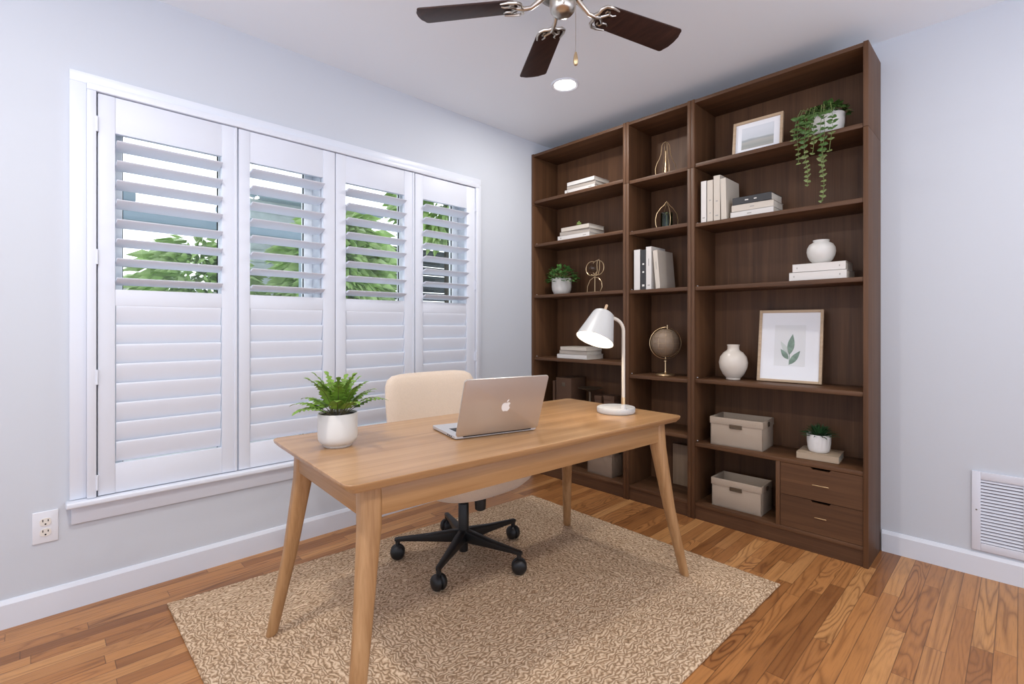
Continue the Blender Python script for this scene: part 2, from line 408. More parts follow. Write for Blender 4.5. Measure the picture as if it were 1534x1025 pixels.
# ------------------------------------------------------------------ room shell
CEIL, YB = 2.545, 3.055
X1, Y0 = 5.2, -2.4
struct(MB().box(-0.02, Y0, -0.08, X1, YB+0.02, 0.0).build('floor', 'oak_floor', smooth=0))
struct(MB().box(-0.15, Y0, CEIL, X1, YB+0.15, CEIL+0.1).build('ceiling', 'ceiling_paint', smooth=0))
struct(MB().box(-0.15, YB, -0.08, X1, YB+0.15, CEIL).build('wall_back', 'wall_paint', smooth=0))
WA, WB = (0.245, 1.115), (1.255, 2.127)          # two window openings along the wall
ZW0, ZW1 = 0.44, 2.00
w = MB()
w.box(-0.15, Y0, -0.08, 0, WA[0], CEIL); w.box(-0.15, WA[1], -0.08, 0, WB[0], CEIL); w.box(-0.15, WB[1], -0.08, 0, YB, CEIL)
for a in (WA, WB):
    w.box(-0.15, a[0], -0.08, 0, a[1], ZW0); w.box(-0.15, a[0], ZW1, 0, a[1], CEIL)
struct(w.build('wall_left', 'wall_paint', smooth=0))
def baseboard(name, x0, y0, x1, y1):
    m = MB()
    if x1-x0 < y1-y0:
        m.prism([(0, 0), (0.014, 0), (0.014, 0.088), (0.007, 0.102), (0, 0.104)], y0, y1, Matrix(((1, 0, 0, 0), (0, 0, 1, 0), (0, 1, 0, 0), (0, 0, 0, 1))))
    else:
        m.prism([(0, 0), (0.014, 0), (0.014, 0.088), (0.007, 0.102), (0, 0.104)], x0, x1, Matrix(((0, 0, 1, 0), (-1, 0, 0, YB), (0, 1, 0, 0), (0, 0, 0, 1))))
    return struct(m.build(name, 'trim_paint', smooth=0))
baseboard('baseboard_left', 0, Y0, 0.014, 2.77)
baseboard('baseboard_back', 2.146, YB-0.014, X1, YB)

# ---------------- window with its casing, stool and apron
win = bpy.data.objects.new('window_1', None); COL.objects.link(win); struct(win)
m = MB()
m.box(0, 0.110, 0.432, 0.018, 0.1605, 2.0945, 0.002); m.box(0, 2.2075, 0.432, 0.018, 2.242, 2.0945, 0.002)
m.box(0, 0.110, 2.0945, 0.018, 2.242, 2.137, 0.002)
m.build('casing', 'trim_paint', win)
m = MB()
m.box(0, 0.1605, 0.432, 0.042, 0.190, 2.066, 0.003); m.box(0, 2.179, 0.432, 0.042, 2.2075, 2.066, 0.003)
m.box(0, 0.1605, 2.066, 0.042, 2.2075, 2.0945, 0.003)
m.build('shutter_frame', 'trim_paint', win)
MB().box(0, 0.098, 0.408, 0.062, 2.254, 0.4305, 0.006, 3).build('sill', 'trim_paint', win)
MB().box(0, 0.115, 0.335, 0.016, 2.238, 0.408, 0.002).build('apron', 'trim_paint', win)
for a in (WA, WB):
    f = MB(); xa, xb = -0.145, -0.095; fw = 0.042
    f.box(xa, a[0], ZW0, xb, a[0]+fw, ZW1, 0.003); f.box(xa, a[1]-fw, ZW0, xb, a[1], ZW1, 0.003)
    f.box(xa, a[0]+fw, ZW0, xb, a[1]-fw, ZW0+fw, 0.003); f.box(xa, a[0]+fw, ZW1-fw, xb, a[1]-fw, ZW1, 0.003)
    mid = (a[0]+a[1])/2
    f.box(xa+0.008, mid-0.022, ZW0+fw, xb-0.006, mid+0.022, ZW1-fw, 0.003)
    s = f.build('sash', 'vinyl_white', win)
    MB().box(-0.123, a[0]+fw-0.004, ZW0+fw-0.004, -0.119, a[1]-fw+0.004, ZW1-fw+0.004).build('pane', 'window_glass', s, smooth=0)
    g = MB()
    for y in (a[0]+fw, mid-0.026, mid+0.022, a[1]-fw-0.004):
        g.box(-0.118, y, ZW0+fw, -0.112, y+0.004, ZW1-fw)
    g.build('gasket', 'slot_black', s, smooth=0)

# ---------------- plantation shutters
SZ0, SZ1 = 0.434, 2.062
def louver(m, y0, y1, cx, cz, tilt, wd=0.089, th=0.0115):
    n = 20; ca, sa = math.cos(tilt), math.sin(tilt)
    sec = []
    for i in range(n):
        t = 2*math.pi*i/n
        p = wd/2*math.copysign(abs(math.cos(t))**0.9, math.cos(t)); q = th/2*math.copysign(abs(math.sin(t))**0.75, math.sin(t))
        sec.append((cx + p*ca - q*sa, cz + p*sa + q*ca))
    m.loft([[(x, y, z) for x, z in sec] for y in (y0, y1)])
def shutter(y0, y1, o0, o1, label, bead, hinge):
    t = thing('shutter_panel', label, 'shutter', (0, y0, SZ0), 0, 'white plantation shutter panels in the window')
    def L(*a): return (a[0], a[1]-y0, a[2]-SZ0, a[3], a[4]-y0, a[5]-SZ0)
    xf, xb = 0.032, 0.006
    MB().box(*L(xb, y0+0.002, SZ0, xf, o0, SZ1), 0.002).build('stile', 'shutter_paint', t)
    MB().box(*L(xb, o1, SZ0, xf, y1-0.002, SZ1), 0.002).build('stile', 'shutter_paint', t)
    for z0, z1 in ((1.914, SZ1), (1.205, 1.272), (SZ0, 0.553)):
        MB().box(*L(xb+0.001, o0, z0, xf-0.002, o1, z1), 0.0015).build('rail', 'shutter_paint', t)
    if bead:
        MB().box(*L(xf-0.004, y1-0.016, SZ0, xf+0.005, y1-0.004, SZ1), 0.003).build('astragal', 'shutter_paint', t)
    mu = MB()
    for k in range(8): louver(mu, o0-y0+0.003, o1-y0-0.003, 0.020, 1.8655-0.080*k-SZ0, R(15))
    mu.build('louver_bank', 'shutter_paint', t)['label'] = 'tilted open louvers of the upper half'
    ml = MB()
    for k in range(8): louver(ml, o0-y0+0.003, o1-y0-0.003, 0.017, 1.1635-0.0805*k-SZ0, R(77))
    ml.build('louver_bank', 'shutter_paint', t)['label'] = 'closed louvers of the lower half'
    if hinge is not None:
        for z in (1.935, 1.40, 0.915, 0.49):
            h = MB(); h.tube([(0.041, hinge-y0, z-SZ0-0.03), (0.041, hinge-y0, z-SZ0+0.03)], 0.0045, 10)
            h.box(0.032, hinge-y0-0.008, z-SZ0-0.03, 0.0355, hinge-y0+0.008, z-SZ0+0.03)
            h.build('hinge', 'shutter_paint', t)
shutter(0.193, 0.708, 0.250, 0.640, 'widest white shutter panel, hinged beside the electrical outlet end of the window', True, 0.1915)
shutter(0.709, 1.188, 0.761, 1.121, 'second white shutter panel from the outlet end, behind the green potted fern', False, None)
shutter(1.189, 1.693, 1.248, 1.621, 'third white shutter panel from the outlet end, behind the desk chair back', True, None)
shutter(1.695, 2.177, 1.754, 2.103, 'white shutter panel nearest the tall bookcases', False, 2.1785)

# ------------------------------------------------------------------ outdoors, seen through the louvers
struct(MB().box(-9, -6, -0.25, -0.15, 12, -0.15).build('ground', 'patio', smooth=0))
rnd = random.Random(5)
def tree(name, label, x, y, z0, rx, ry, rz_, n, mat, size, group='garden trees beyond the window'):
    t = thing(name, label, 'tree', (x, y, -0.15), 0, group)
    f = MB()
    for i in range(n):
        u, v = rnd.uniform(-1, 1), rnd.uniform(0, 2*math.pi); s = math.sqrt(1-u*u); rad = rnd.uniform(0.55, 1.0)
        c = Vector((rx*s*math.cos(v)*rad, ry*s*math.sin(v)*rad, z0+0.15 + rz_*u*rad))
        d = Vector((s*math.cos(v), s*math.sin(v), u*0.5 - 0.45)).normalized()
        side = d.cross(Vector((rnd.uniform(-1, 1), rnd.uniform(-1, 1), rnd.uniform(-.3, 1)))).normalized()
        l = size*rnd.uniform(0.6, 1.3); wd = l*rnd.uniform(0.16, 0.26); nn = side.cross(d)*l*0.12
        a, e = c, c+d*l
        p1, p2 = c+d*l*0.45+side*wd, c+d*l*0.45-side*wd; mid = c+d*l*0.5+nn
        f.face((a, p1, mid)); f.face((p1, e, mid)); f.face((e, p2, mid)); f.face((p2, a, mid))
    f.build('foliage', mat, t, smooth=0)
    k = MB(); k.tube([(0, 0, 0.0), (0.03, 0.02, z0*0.5), (0, 0, z0+0.15)], [0.07, 0.055, 0.03], 8); k.build('trunk', 'bark', t)
tree('garden_tree', 'bright green long-leaved tree seen through the widest shutter panel', -4.5, 1.50, 1.50, 0.62, 0.60, 0.72, 1500, 'leaf_bright', 0.24)
tree('garden_tree', 'bright green leafy tree seen through the second shutter panel', -3.4, 2.75, 1.80, 0.62, 0.62, 0.80, 1700, 'leaf_bright', 0.26)
tree('garden_tree', 'tall light green tree seen at the top of the third shutter panel', -3.5, 4.55, 3.02, 0.65, 0.80, 0.62, 1600, 'leaf_bright', 0.22)
tree('garden_tree', 'mid green tree seen at the top of the shutter panel nearest the bookcases', -2.9, 6.30, 3.10, 0.65, 0.70, 0.62, 1500, 'leaf_mid', 0.2)
t = thing('garden_fence', 'dark grey board fence seen behind the third and fourth shutter panels', 'fence', (-4.6, 3.2, -0.15))
for y in (0, 1.6, 3.2, 4.8): MB().box(-0.05, y-0.05, 0, 0.05, y+0.05, 2.60, 0.005).build('post', 'fence_dark', t)
f = MB()
for k in range(17): f.box(0.052, -0.05, 0.08+0.148*k, 0.075, 4.85, 0.08+0.148*k+0.135, 0.003)
f.build('board_panel', 'fence_dark', t)
t = thing('patio_cover', 'grey-blue patio cover beam with a lamp, seen through the widest shutter panel', 'patio cover', (-2.3, -0.8, -0.15))
MB().box(-0.06, 0, 2.11, 0.06, 2.9, 2.25, 0.004).build('beam', 'beam_paint', t)
for y in (0.1, 2.75): MB().box(-0.05, y-0.05, 0, 0.05, y+0.05, 2.11, 0.004).build('post', 'beam_paint', t)
MB().box(-0.05, 1.27, 2.25, 0.05, 1.40, 2.34, 0.02).build('lamp_box', 'beam_paint', t)
MB().box(-5.6, -3.0, -0.15, -5.45, 3.1, 1.62, 0.01).build('garden_wall', 'garden_wall')
struct(bpy.data.objects['garden_wall'])
t = thing('neighbour_shed', 'pale grey boarded shed seen high through the second shutter panel', 'shed', (-6.4, 3.0, -0.15))
s = MB().box(-0.8, -0.5, 0, 0.5, 1.6, 3.3); s.build('wall', 'siding', t, smooth=0)
s = MB()
for k in range(16): s.box(0.5, -0.5, 0.1+0.2*k, 0.512, 1.6, 0.28+0.2*k, 0.002)
s.build('siding', 'siding', t)
MB().box(-0.95, -0.65, 3.3, 0.7, 1.75, 3.38, 0.01).build('roof', 'beam_paint', t)

# ------------------------------------------------------------------ wall fittings
t = thing('electrical_outlet', 'white double electrical outlet plate low on the window wall', 'outlet', (0, 0.0415, 0.345))
MB().box(0, -0.0375, -0.061, 0.006, 0.0375, 0.061, 0.003, 3).build('cover_plate', 'outlet_plastic', t)
for z in (0.020, -0.020):
    so = MB().prism(rounded(0.033, 0.029, 0.012, 5), 0.0058, 0.0085, Matrix(((0, 0, 1, 0), (1, 0, 0, 0), (0, 1, 0, z), (0, 0, 0, 1)))).build('socket', 'outlet_ivory', t)
    sl = MB(); sl.box(0.0083, -0.009, z+0.001, 0.0088, -0.0062, z+0.010); sl.box(0.0083, 0.0062, z+0.001, 0.0088, 0.009, z+0.009)
    sl.tube([(0.0083, 0, z-0.008), (0.0088, 0, z-0.008)], 0.003, 10); sl.build('slot', 'slot_black', so, smooth=0)
t = thing('vent_grille', 'white louvered return air grille low on the back wall', 'vent', (2.475, YB, 0.117))
MB().box(0.015, -0.003, 0.015, 0.595, 0, 0.335).build('duct_opening', 'duct_grey', t, smooth=0)
f = MB(); yy = -0.012
f.box(0, yy, 0, 0.03, 0, 0.352, 0.002); f.box(0.58, yy, 0, 0.61, 0, 0.352, 0.002)
f.box(0.03, yy, 0, 0.58, 0, 0.034, 0.002); f.box(0.03, yy, 0.318, 0.58, 0, 0.352, 0.002)
for x in (0.163, 0.31, 0.442): f.box(x, yy, 0.03, x+0.016, 0, 0.32, 0.001)
f.build('frame', 'grille_enamel', t)
f = MB()
for k in range(20):
    z = 0.041 + 0.01425*k
    f.box(0.028, -0.0062, -0.0009, 0.582, 0.0062, 0.0009, mat=Matrix.Translation((0, -0.006, z)) @ Matrix.Rotation(R(47), 4, 'X'))
f.build('slat', 'grille_enamel', t)
MB().lathe([(0, 0.0015), (0.003, 0.001), (0.0035, 0)], 12, align((0, -1, 0), (0.016, -0.012, 0.18))).build('screw', 'nickel_dark', t)

# ------------------------------------------------------------------ ceiling fittings
def recessed(x, y, label, watts):
    t = thing('recessed_ceiling_light', label, 'ceiling light', (x, y, CEIL), 0, 'recessed ceiling lights')
    MB().lathe([(0.083, 0.0), (0.083, -0.003), (0.078, -0.007), (0.066, -0.005), (0.062, -0.001), (0.062, 0.0)], 48).build('trim_ring', 'trim_paint', t)
    MB().lathe([(0.0, -0.0022), (0.0612, -0.0022), (0.0612, -0.0008), (0, -0.0008)], 48).build('lens', 'downlight_glow', t)
    dl = bpy.data.lights.new('downlight_beam', 'AREA'); dl.shape = 'DISK'; dl.size = 0.12; dl.energy = watts; dl.color = (1.0, 0.965, 0.92)
    do = bpy.data.objects.new('downlight_beam', dl); COL.objects.link(do); do.location = (x, y, CEIL-0.009)
recessed(0.755, 2.26, 'round lit recessed ceiling light between the fan and bookcases', 9)
# fill lights added out of view, built like the visible one, to brighten the room
recessed(1.35, -0.15, 'added round recessed fill light above the outlet end of the window wall', 17.5)
recessed(3.00, 1.75, 'added round recessed fill light above the vent grille', 12)
recessed(3.00, -0.15, 'added round recessed fill light in the open middle of the room', 17)

FX, FY = 1.467, 1.388
fan = thing('ceiling_fan', 'five blade ceiling fan with dark wood blades and brushed nickel motor', 'ceiling fan', (FX, FY, CEIL))
ZB = 2.300 - CEIL
MB().lathe([(0, 0), (0.068, 0), (0.068, -0.012), (0.05, -0.03), (0.02, -0.045), (0.0, -0.045)], 40).build('canopy', 'nickel', fan)
MB().tube([(0, 0, -0.04), (0, 0, -0.11)], 0.012, 16).build('downrod', 'nickel', fan)
MB().lathe([(0, -0.105), (0.05, -0.108), (0.095, -0.125), (0.105, -0.150), (0.105, -0.185), (0.09, -0.212), (0.06, -0.225), (0, -0.226)], 48).build('motor_housing', 'nickel_dark', fan)
MB().lathe([(0, -0.222), (0.048, -0.224), (0.047, -0.262), (0.044, -0.278), (0.034, -0.289), (0.016, -0.294), (0, -0.2945)], 40).build('switch_housing', 'nickel', fan)
def fan_blade(ang):
    A = Matrix.Rotation(ang, 4, 'Z')
    tip = Matrix.Translation((0, 0, ZB)) @ Matrix.Rotation(R(-11), 4, 'X')
    out = []
    r0, r1, w0, w1 = 0.165, 0.545, 0.054, 0.064
    def corner(cx, cy, r, a0, n=5):
        return [(cx + r*math.cos(R(a0+90*i/n)), cy + r*math.sin(R(a0+90*i/n))) for i in range(n+1)]
    out += corner(r1-0.014-0.010, w1-0.014, 0.014, 0)
    out += corner(r0+0.035, w0-0.035, 0.035, 90)
    out += corner(r0+0.035, -w0+0.035, 0.035, 180)
    out += corner(r1-0.014-0.010, -w1+0.014, 0.014, 270)
    out.append((r1-0.001, -0.03)); out.append((r1+0.002, 0)); out.append((r1-0.001, 0.03))
    bl = MB().prism(out, -0.003, 0.003, A @ tip, bev=0.0015).build('blade', 'fan_blade_wood', fan)
    b = MB(); zz = -0.0075
    rot = Matrix.Translation((0, 0, ZB)) @ Matrix.Rotation(R(-11), 4, 'X')
    main = [(0.055, 0, 0.035), (0.085, 0, 0.012), (0.115, 0, -0.010), (0.145, 0, -0.012), (0.168, 0, zz)]
    b.tube([A @ Matrix.Translation((0, 0, ZB)) @ Vector(p) for p in main], [0.012, 0.010, 0.008, 0.008, 0.008], 10)
    for s in (1, -1):
        curl = [(0.140, 0, zz-0.003), (0.150, s*0.018, zz-0.003), (0.150, s*0.036, zz-0.002), (0.163, s*0.051, zz-0.001), (0.190, s*0.054, zz), (0.222, s*0.049, zz)]
        b.tube([A @ rot @ Vector(p) for p in curl], [0.006, 0.0065, 0.0065, 0.006, 0.005, 0.003], 8)
        inner = [(0.168, 0, zz), (0.182, s*0.012, zz), (0.194, s*0.024, zz), (0.188, s*0.035, zz), (0.176, s*0.033, zz), (0.176, s*0.024, zz)]
        b.tube([A @ rot @ Vector(p) for p in inner], [0.006, 0.0055, 0.005, 0.0045, 0.004, 0.003], 8)
        hook = [(0.192, s*0.022, zz), (0.210, s*0.020, zz), (0.222, s*0.028, zz)]
        b.tube([A @ rot @ Vector(p) for p in hook], [0.005, 0.004, 0.0025], 8)
    b.build('blade_bracket', 'nickel', fan)
for k in range(5): fan_blade(R(-142.85 + 72*k))
cd = Vector((0.697, 0.717, 0))
def pull(off, z1, big):
    o = Vector(off)
    p = MB(); n = int((z1+0.25)/-0.006) if big else 0
    p.tube([o+Vector((0, 0, -0.245)), o+Vector((0, 0, z1))], 0.0011, 6)
    c = p.build('pull_chain', 'nickel', fan)
    if big:
        MB().lathe([(0, 0.001), (0.0035, 0), (0.006, -0.010), (0.0085, -0.024), (0.009, -0.036), (0.0065, -0.046), (0, -0.049)], 20, Matrix.Translation(o+Vector((0, 0, z1)))).build('chain_fob', 'brass', c)
    else:
        MB().sphere(o+Vector((0, 0, z1)), 0.0035, 12).build('chain_fob', 'nickel', c)
pull(cd*0.048, 2.117-CEIL, True)
pull(Vector((0.717, -0.697, 0))*0.048, 2.268-CEIL, False)

# ------------------------------------------------------------------ rug
rug = [(0.244, 0.392), (1.872, 0.38), (1.907, 2.316), (0.386, 2.366)]
m = MB()
N_ = 24
edge = []
cxr = sum(p[0] for p in rug)/4; cyr = sum(p[1] for p in rug)/4
def lerp(a, b, t): return (a[0]+(b[0]-a[0])*t, a[1]+(b[1]-a[1])*t)
sec = []
def ringpts(inset):
    out = []
    for i in range(4):
        a, b = rug[i], rug[(i+1) % 4]
        for k in range(N_):
            p = lerp(a, b, k/N_)
            d = Vector((cxr-p[0], cyr-p[1])); q = (p[0]+math.copysign(min(inset, abs(d.x)), d.x), p[1]+math.copysign(min(inset, abs(d.y)), d.y))
            out.append(q)
    return out
m.loft([[(x-cxr, y-cyr, z) for x, y in ringpts(ins)] for ins, z in ((0.004, 0.0), (0.0, 0.004), (0.001, 0.0085), (0.008, 0.0115), (0.03, 0.012))])
rg = m.build('woven_rug', 'jute', None, smooth=30)
rg.location = (cxr, cyr, 0.0005)
tag(rg, 'large tan woven jute rug under the desk on the wood floor', 'rug')
RUG = 0.0125

# ------------------------------------------------------------------ desk
DZ = 0.72
DA = R(-4.2)
DX, DY, DL, DW = 1.171, 1.354, 1.530, 0.700
desk = thing('writing_desk', 'light oak writing desk with tapered splayed legs standing on the rug', 'desk', (DX, DY, RUG), DA)
zt = DZ - RUG
m = MB(); top = []
o = rounded(DW, DL, 0.028, 6)
o2 = rounded(DW-0.03, DL-0.03, 0.02, 6); o3 = rounded(DW-0.004, DL-0.004, 0.026, 6)
m.loft([[(x, y, zt-0.026) for x, y in o2], [(x, y, zt-0.012) for x, y in o3], [(x, y, zt-0.005) for x, y in o], [(x, y, zt-0.0015) for x, y in o], [(x, y, zt) for x, y in o3]])
m.build('desktop', 'oak_top', desk, smooth=30)
IX, IY = DW/2-0.072, DL/2-0.085
for s in (1, -1):
    MB().box(s*(IX+0.012)-0.010, -IY, zt-0.112, s*(IX+0.012)+0.010, IY, zt-0.024, 0.002).build('apron', 'oak_lengthwise', desk)
    MB().box(-IX, s*(IY+0.012)-0.010, zt-0.112, IX, s*(IY+0.012)+0.010, zt-0.024, 0.002).build('apron', 'oak_crosswise', desk)
for sx in (1, -1):
    for sy in (1, -1):
        sp_ = [(-0.004, -0.004, 0.0, 0.016), (0.0, 0.0, 0.012, 0.0185), (0.045, 0.048, 0.30, 0.0235), (0.078, 0.082, zt-0.14, 0.0295), (0.086, 0.086, zt-0.04, 0.031), (0.086, 0.086, zt-0.022, 0.031)]
        secs = []
        for dx, dy, z, r in sp_:
            cx, cy = sx*(DW/2+0.008-dx), sy*(DL/2-0.004-dy)
            sq = 0.35 if z > zt-0.16 else 0.12
            ring = []
            for k in range(24):
                a = 2*math.pi*k/24; c_, s_ = math.cos(a), math.sin(a)
                q = 1/((abs(c_)**(2+6*sq)+abs(s_)**(2+6*sq))**(1/(2+6*sq)))
                ring.append((cx + r*c_*q, cy + r*s_*q, z))
            secs.append(ring)
        MB().loft(secs).build('leg', 'oak_leg', desk)

# ------------------------------------------------------------------ office chair
CXc, CYc = 0.762, 1.492
chair = thing('swivel_chair', 'cream upholstered swivel chair on a black five-star wheeled base behind the desk', 'chair', (CXc, CYc, RUG))
def sqr(n, a, b, e=4.0):
    out = []
    for k in range(n):
        t = 2*math.pi*k/n; c_, s_ = math.cos(t), math.sin(t)
        out.append((a*math.copysign(abs(c_)**(2/e), c_), b*math.copysign(abs(s_)**(2/e), s_)))
    return out
secs = []
for k, (f_, z) in enumerate(((0.30, 0.320), (0.60, 0.325), (0.78, 0.341), (0.90, 0.370), (0.97, 0.405), (1.0, 0.440), (1.0, 0.458), (0.965, 0.480), (0.86, 0.490), (0.5, 0.494))):
    secs.append([(x+0.015, y+0.035, z) for x, y in sqr(48, 0.255*f_, 0.325*f_, 2.8)])
MB().loft(secs).build('seat', 'boucle', chair)
# curved backrest: lofted along the vertical, wrapping forward at its sides
secs = []
for z, hw, th in ((0.415, 0.17, 0.012), (0.43, 0.215, 0.03), (0.50, 0.252, 0.036), (0.62, 0.272, 0.036), (0.74, 0.276, 0.034), (0.815, 0.272, 0.032), (0.846, 0.256, 0.027), (0.862, 0.225, 0.018), (0.868, 0.17, 0.006)):
    lean = -0.255 - 0.12*(z-0.42)
    ring = []
    n = 20
    for side in (1, -1):
        for i in range(n):
            t = -1 + 2*i/(n-1)
            if side < 0: t = -t
            y = hw*t; e = math.sqrt(max(0, 1-abs(t)**6))
            wrap = 0.045*(abs(y)/0.27)**2
            ring.append((lean + wrap + side*th*(0.15+0.85*e), y, z))
    secs.append(ring)
MB().loft(secs).build('backrest', 'boucle', chair)
MB().box(-0.07, -0.05, 0.290, 0.07, 0.06, 0.324, 0.01).build('tilt_mechanism', 'black_plastic', chair)
q = MB(); q.lathe([(0.021, 0.228), (0.026, 0.233), (0.029, 0.300), (0.026, 0.318)], 20, Matrix.Translation((0.06, 0.055, 0.0))); q.lathe([(0, 0.228), (0.021, 0.228)], 20, Matrix.Translation((0.06, 0.055, 0.0)))
q.build('tension_knob', 'black_plastic', chair)
MB().lathe([(0, 0.255), (0.015, 0.255), (0.015, 0.29), (0, 0.29)], 20).build('gas_piston', 'black_steel', chair)
MB().lathe([(0, 0.030), (0.021, 0.030), (0.022, 0.036), (0.022, 0.075), (0.034, 0.08), (0.036, 0.10), (0.034, 0.128), (0.0255, 0.135), (0.025, 0.256), (0.022, 0.260), (0, 0.260)], 28).build('column', 'black_plastic', chair)
for k in range(5):
    a = R(14 + 72*k); A = Matrix.Rotation(a, 4, 'Z')
    secs = []
    for d, w_, z0, z1 in ((0.02, 0.022, 0.078, 0.135), (0.06, 0.0235, 0.080, 0.130), (0.16, 0.019, 0.084, 0.116), (0.27, 0.014, 0.086, 0.106), (0.318, 0.012, 0.085, 0.102), (0.326, 0.008, 0.087, 0.099)):
        secs.append([A @ Vector((d, y*w_, z0+(z1-z0)*zz)) for y, zz in ((-0.8, 0), (0.8, 0), (1, 0.25), (0.9, 0.85), (0.55, 1), (-0.55, 1), (-0.9, 0.85), (-1, 0.25))])
    MB().loft(secs).build('base_leg', 'black_plastic', chair)
    c = MB(); base = A @ Vector((0.312, 0, 0))
    c.lathe([(0, 0.06), (0.011, 0.06), (0.011, 0.09), (0, 0.09)], 14, Matrix.Translation(base))
    ax = Matrix.Translation(base + Vector((0, 0, 0.0345))) @ Matrix.Rotation(a + R(35+50*k), 4, 'Z') @ Matrix.Rotation(R(90), 4, 'X')
    for s in (1, -1):
        c.lathe([(0, s*0.003), (0.030, s*0.003), (0.0345, s*0.008), (0.0335, s*0.016), (0.027, s*0.026), (0.014, s*0.031), (0, s*0.032)], 26, ax)
    c.lathe([(0, -0.004), (0.027, -0.004), (0.027, 0.004), (0, 0.004)], 22, ax)
    c.build('caster', 'black_plastic', chair)

# ------------------------------------------------------------------ laptop
L0 = Vector((1.249, 1.066)); L1 = Vector((1.3325, 1.395))       # hinge line ends
hv = (L1-L0); LW = hv.length
lap = thing('laptop', 'open silver laptop with its lid back facing the room, on the oak desk', 'laptop', (L0.x, L0.y, DZ+0.0005), math.atan2(hv.y, hv.x))
LD = 0.225       # local x along the hinge, local +y from the hinge towards the window
bs = MB(); r_ = rounded(LW, LD, 0.010, 5, LW/2, LD/2)
rs = rounded(LW-0.012, LD-0.012, 0.008, 5, LW/2, LD/2)
bs.loft([[(x, y, 0.0) for x, y in rs], [(x, y, 0.004) for x, y in r_], [(x, y, 0.0125) for x, y in r_], [(x, y, 0.0135) for x, y in rounded(LW-0.002, LD-0.002, 0.009, 5, LW/2, LD/2)]])
base = bs.build('base', 'aluminium_deck', lap, smooth=30)
kb = MB(); kb.box(0.032, 0.03, 0.0134, LW-0.032, 0.132, 0.0138); kb.build('keyboard_well', 'slot_black', base, smooth=0)
kb = MB()
for row in range(6):
    for c_ in range(14):
        x0 = 0.034 + c_*(LW-0.068)/14
        kb.box(x0+0.0012, 0.032+row*0.0163, 0.0137, x0+(LW-0.068)/14-0.0012, 0.032+row*0.0163+0.0142, 0.0150, 0.0006, 1)
kb.build('key', 'key_black', base)
MB().prism(rounded(0.105, 0.072, 0.004, 4, LW/2, 0.178), 0.0134, 0.0139).build('trackpad', 'aluminium_deck', base)
po = MB()
for y in (0.03, 0.045, 0.062): po.box(-0.0004, y, 0.0055, 0.001, y+0.010, 0.0095)
po.build('port', 'slot_black', base, smooth=0)
lm = Matrix.Translation((0, -0.002, 0.012)) @ Matrix.Rotation(R(90+21), 4, 'X')  # lid plane: local y -> up, tipped back
LH = 0.222
lid = MB().prism(rounded(LW, LH, 0.011, 6, LW/2, LH/2), -0.003, 0.003, lm, bev=0.0012).build('lid', 'aluminium', lap)
MB().tube([(0.03, 0.0, 0.0115), (LW-0.03, 0.0, 0.0115)], 0.005, 12).build('hinge', 'key_black', lap)
MB().prism(rounded(LW-0.012, LH-0.014, 0.006, 4, LW/2, LH/2+0.001), -0.0035, -0.0029, lm).build('screen', 'screen_black', lid)
# fruit emblem with a bite on the lid's back
ap = [(0.0, 0.92), (0.12, 0.98), (0.30, 1.04), (0.50, 1.0), (0.66, 0.88), (0.72, 0.80), (0.60, 0.70), (0.53, 0.55), (0.53, 0.38), (0.62, 0.20), (0.76, 0.12),
      (0.70, -0.08), (0.58, -0.32), (0.44, -0.50), (0.30, -0.56), (0.16, -0.52), (0.0, -0.47), (-0.16, -0.52), (-0.30, -0.56), (-0.46, -0.48),
      (-0.62, -0.26), (-0.75, 0.02), (-0.80, 0.32), (-0.76, 0.62), (-0.62, 0.86), (-0.42, 1.0), (-0.22, 1.0)]
lf = [(0.02, 1.10), (0.05, 1.30), (0.18, 1.48), (0.36, 1.56), (0.35, 1.36), (0.22, 1.18)]
sc_ = 0.0225; em = MB()
for sh in (ap, lf):
    # seen from behind the lid the x axis reads the same way as from the room
    em.prism([(LW/2 + 0.010 + x*sc_, LH*0.5 - 0.004 + (y-0.35)*sc_) for x, y in sh], 0.0029, 0.0036, lm)
em.build('emblem', 'emblem_white', lid, smooth=0)['label'] = 'pale fruit emblem with a bite on the lid'

# ------------------------------------------------------------------ potted fern on the desk
def leaf_blade(mb, p0, d, up, l, wd, fold=0.15, droop=0.25, n=4):
    """a pointed, creased, drooping leaf"""
    d = d.normalized(); side = d.cross(up).normalized(); nn = side.cross(d)
    prev = None
    for i in range(n+1):
        t = i/n; w_ = wd*math.sin(math.pi*min(1, 0.12+0.88*t))**0.8 if i < n else 0.0002
        c = p0 + d*l*t - Vector((0, 0, 1))*droop*l*t*t
        cur = (c + side*w_ + nn*fold*w_, c, c - side*w_ + nn*fold*w_)
        if prev:
            mb.face((prev[0], cur[0], cur[1], prev[1])); mb.face((prev[1], cur[1], cur[2], prev[2]))
        prev = cur
rnd = random.Random(11)
def pot_profile(r, h, t=0.004, br=0.012, lip=0.0):
    return [(0, 0), (r-br-0.003, 0), (r-br, 0.003), (r-br*0.4, 0.008+br*0.4), (r, 0.008+br*1.3), (r+lip, h-0.002), (r+lip-0.001, h), (r-t+lip, h), (r-t, h-0.004), (r-t, h*0.55), (0, h*0.55)]
fern = thing('potted_fern', 'bright green fern in a white ceramic pot near the desk corner', 'potted plant', (1.036, 0.737, DZ+0.0005))
MB().lathe([(0, 0), (0.043, 0), (0.046, 0.004), (0.047, 0.008), (0.056, 0.014), (0.0625, 0.026), (0.0635, 0.04), (0.0635, 0.109), (0.0625, 0.111), (0.059, 0.111), (0.058, 0.107), (0.058, 0.07), (0, 0.07)], 56).build('pot', 'glazed_white', fern)
MB().lathe([(0.0582, 0.1045), (0.03, 0.106), (0, 0.107)], 32).build('soil', 'soil', fern)
lv, st_ = MB(), MB()
